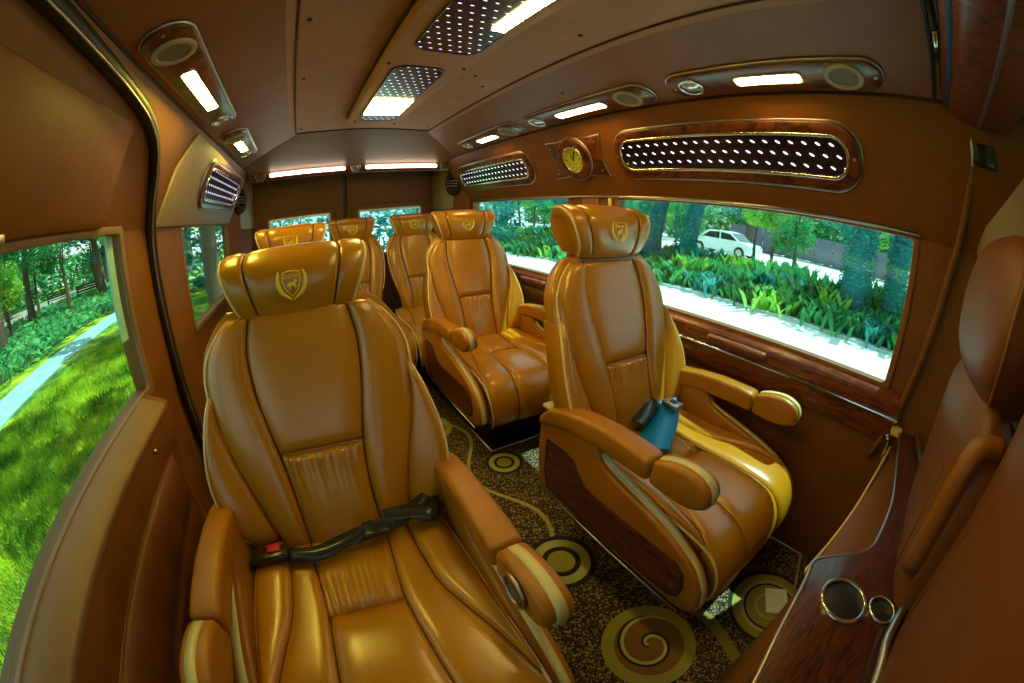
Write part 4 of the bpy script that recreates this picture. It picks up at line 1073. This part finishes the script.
for i in range(12):
    a_ = math.radians(112 + i * 4.6); d_ = 19 + (i * 7 % 5) * 2.2
    tree(d_ * math.cos(a_), d_ * math.sin(a_), i % 3, (1, 2, 0, 1)[i % 4], 0, .14, 'small leafy tree in the park beyond the ground cover on the left', 'small trees in the park on the left', 4.5, .25, .68, False, i * 1.7)
gc_m = LM[0]
def gcf():
    x = random.uniform(-19, -7.9); return (x, random.uniform(-3, 30), GZ + random.uniform(.02, .32))
gcv = link('ground_cover', leaves_mesh(16000, gcf, .15, .5), LM[1]); t_ = None; tag(gcv, 'low leafy ground cover beyond the footpath', 'ground cover', None, 'stuff')
gbd = box('ground_cover_bed', -19.5, -8.4, -6, 45, GZ, GZ + .03, plain('bed_shade', (.012, .06, .02, 1), .95)); tag(gbd, 'dark bed added under the leafy ground cover for tree shade', 'planting bed')  # tree shade over the ground cover, put into this dark colour
rd = box('park_road', -30, -20, -10, 60, GZ, GZ + .02, pave_mat('road_grey', (.16, .19, .17), (.24, .27, .23), 2)); tag(rd, 'grey park road beyond the ground cover', 'road')
def bench(x, y, rz, label):
    r = empty('park_bench', (x, y, GZ)); r.rotation_euler.z = rz; tag(r, label, 'bench', 'dark park benches on the left')
    for k in range(3): box('seat_slat', -.9, .9, -.2 + k * .15, -.08 + k * .15, .46, .50, 'metaldark', r)
    for k in range(3): box('back_slat', -.9, .9, .27, .31, .56 + k * .14, .66 + k * .14, 'metaldark', r)
    for s in (-.8, .8):
        for yy in (-.16, .29): box('leg', s - .04, s + .04, yy - .03, yy + .03, 0, .98 if yy > 0 else .5, 'metaldark', r)
bench(-18.5, 24.3, .6, 'dark slatted park bench left of the tree trunk outside the door window')
bench(-14.0, 22.0, .6, 'dark slatted park bench nearer the door pillar outside')
# rear and rear-left greenery
for i, (x, y, lm) in enumerate(((-1.2, 10.5, 3), (1.2, 11.5, 2), (3.6, 10.8, 3), (5.8, 13, 1), (-3.0, 12.5, 1))):
    tree(x, y, i % 3, lm, 0, .2, ['tree behind the left rear door window', 'bright tree behind the gap between the rear doors', 'tree behind the right rear door window', 'tree behind the right rear corner', 'tree behind the left rear corner'][i], None, 4.5, .25, .8, False, i)
def hedge(name, x, y, L, rz, lab, lm, h=2.2, n=6000, sz=.13):
    o = link(name, leaves_mesh(n, lambda: (random.uniform(-L / 2, L / 2), random.uniform(-.5, .5), random.uniform(0, h)), sz, .6), LM[lm]); o.location = (x, y, GZ); o.rotation_euler.z = rz
    tag(o, lab, 'hedge')
hedge('hedge', 1.0, 14.5, 16, 0, 'tall green hedge behind the van', 3)
hedge('hedge', -34, 22, 50, 1.2, 'far hedge beyond the park road on the left', 1, 3.4, 9000, .34)
hedge('hedge', 31, 18, 60, PI / 2, 'far hedge beyond the parked cars on the right', 1, 4.2, 9000, .32)

# ------------------------------------------------------------------ light
sun = bpy.data.lights.new('sun', 'SUN'); sun.energy = 7.0; sun.angle = .01; sun.color = (1, .95, .85)
so = bpy.data.objects.new('sun', sun); COL.objects.link(so)
d = Vector((.42, -.10, .90)).normalized()          # towards the sun
so.rotation_euler = d.to_track_quat('Z', 'Y').to_euler()
W = bpy.data.worlds.new('sky'); S.world = W; W.use_nodes = True
nt = W.node_tree; bg = nt.nodes['Background']
sk = nt.nodes.new('ShaderNodeTexSky'); sk.sky_type = 'HOSEK_WILKIE'; sk.turbidity = 4; sk.sun_direction = d
mx = nt.nodes.new('ShaderNodeMix'); mx.data_type = 'RGBA'; mx.inputs['Factor'].default_value = .7
nt.links.new(sk.outputs[0], mx.inputs[6]); mx.inputs[7].default_value = (.85, .95, 1.0, 1)
nt.links.new(mx.outputs[2], bg.inputs[0]); bg.inputs[1].default_value = 1.6

# ------------------------------------------------------------------ camera
cam = bpy.data.cameras.new('camera'); co_ = bpy.data.objects.new('camera', cam); COL.objects.link(co_)
cam.type = 'PANO'
cam.sensor_width = 36; cam.sensor_fit = 'HORIZONTAL'
cc = cam.cycles if hasattr(cam, 'cycles') else cam
cc.panorama_type = 'FISHEYE_LENS_POLYNOMIAL'
cc.fisheye_fov = math.radians(200)
cc.fisheye_polynomial_k0 = 0
cc.fisheye_polynomial_k1 = -(1024 / 36) / 380
cc.fisheye_polynomial_k2 = 0; cc.fisheye_polynomial_k3 = 0; cc.fisheye_polynomial_k4 = 0
cam.clip_start = .02
yaw, pit = math.radians(-31), math.radians(-19.7)
co_.rotation_mode = 'XYZ'
Rm = Matrix.Rotation(yaw, 4, 'Z') @ Matrix.Rotation(math.radians(90) + pit, 4, 'X') @ Matrix.Rotation(math.radians(.15), 4, 'Z')
co_.matrix_world = Matrix.Translation((0, 0, H)) @ Rm
S.camera = co_
S.view_settings.view_transform = 'Standard'; S.view_settings.look = 'None'; S.view_settings.gamma = 1
S.view_settings.use_curve_mapping = False; S.view_settings.exposure = 0.1
S.cycles.use_denoising = True
S.cycles.max_bounces = 8; S.cycles.diffuse_bounces = 4; S.cycles.transparent_max_bounces = 12
S.cycles.caustics_reflective = False; S.cycles.caustics_refractive = False; S.cycles.sample_clamp_indirect = 6
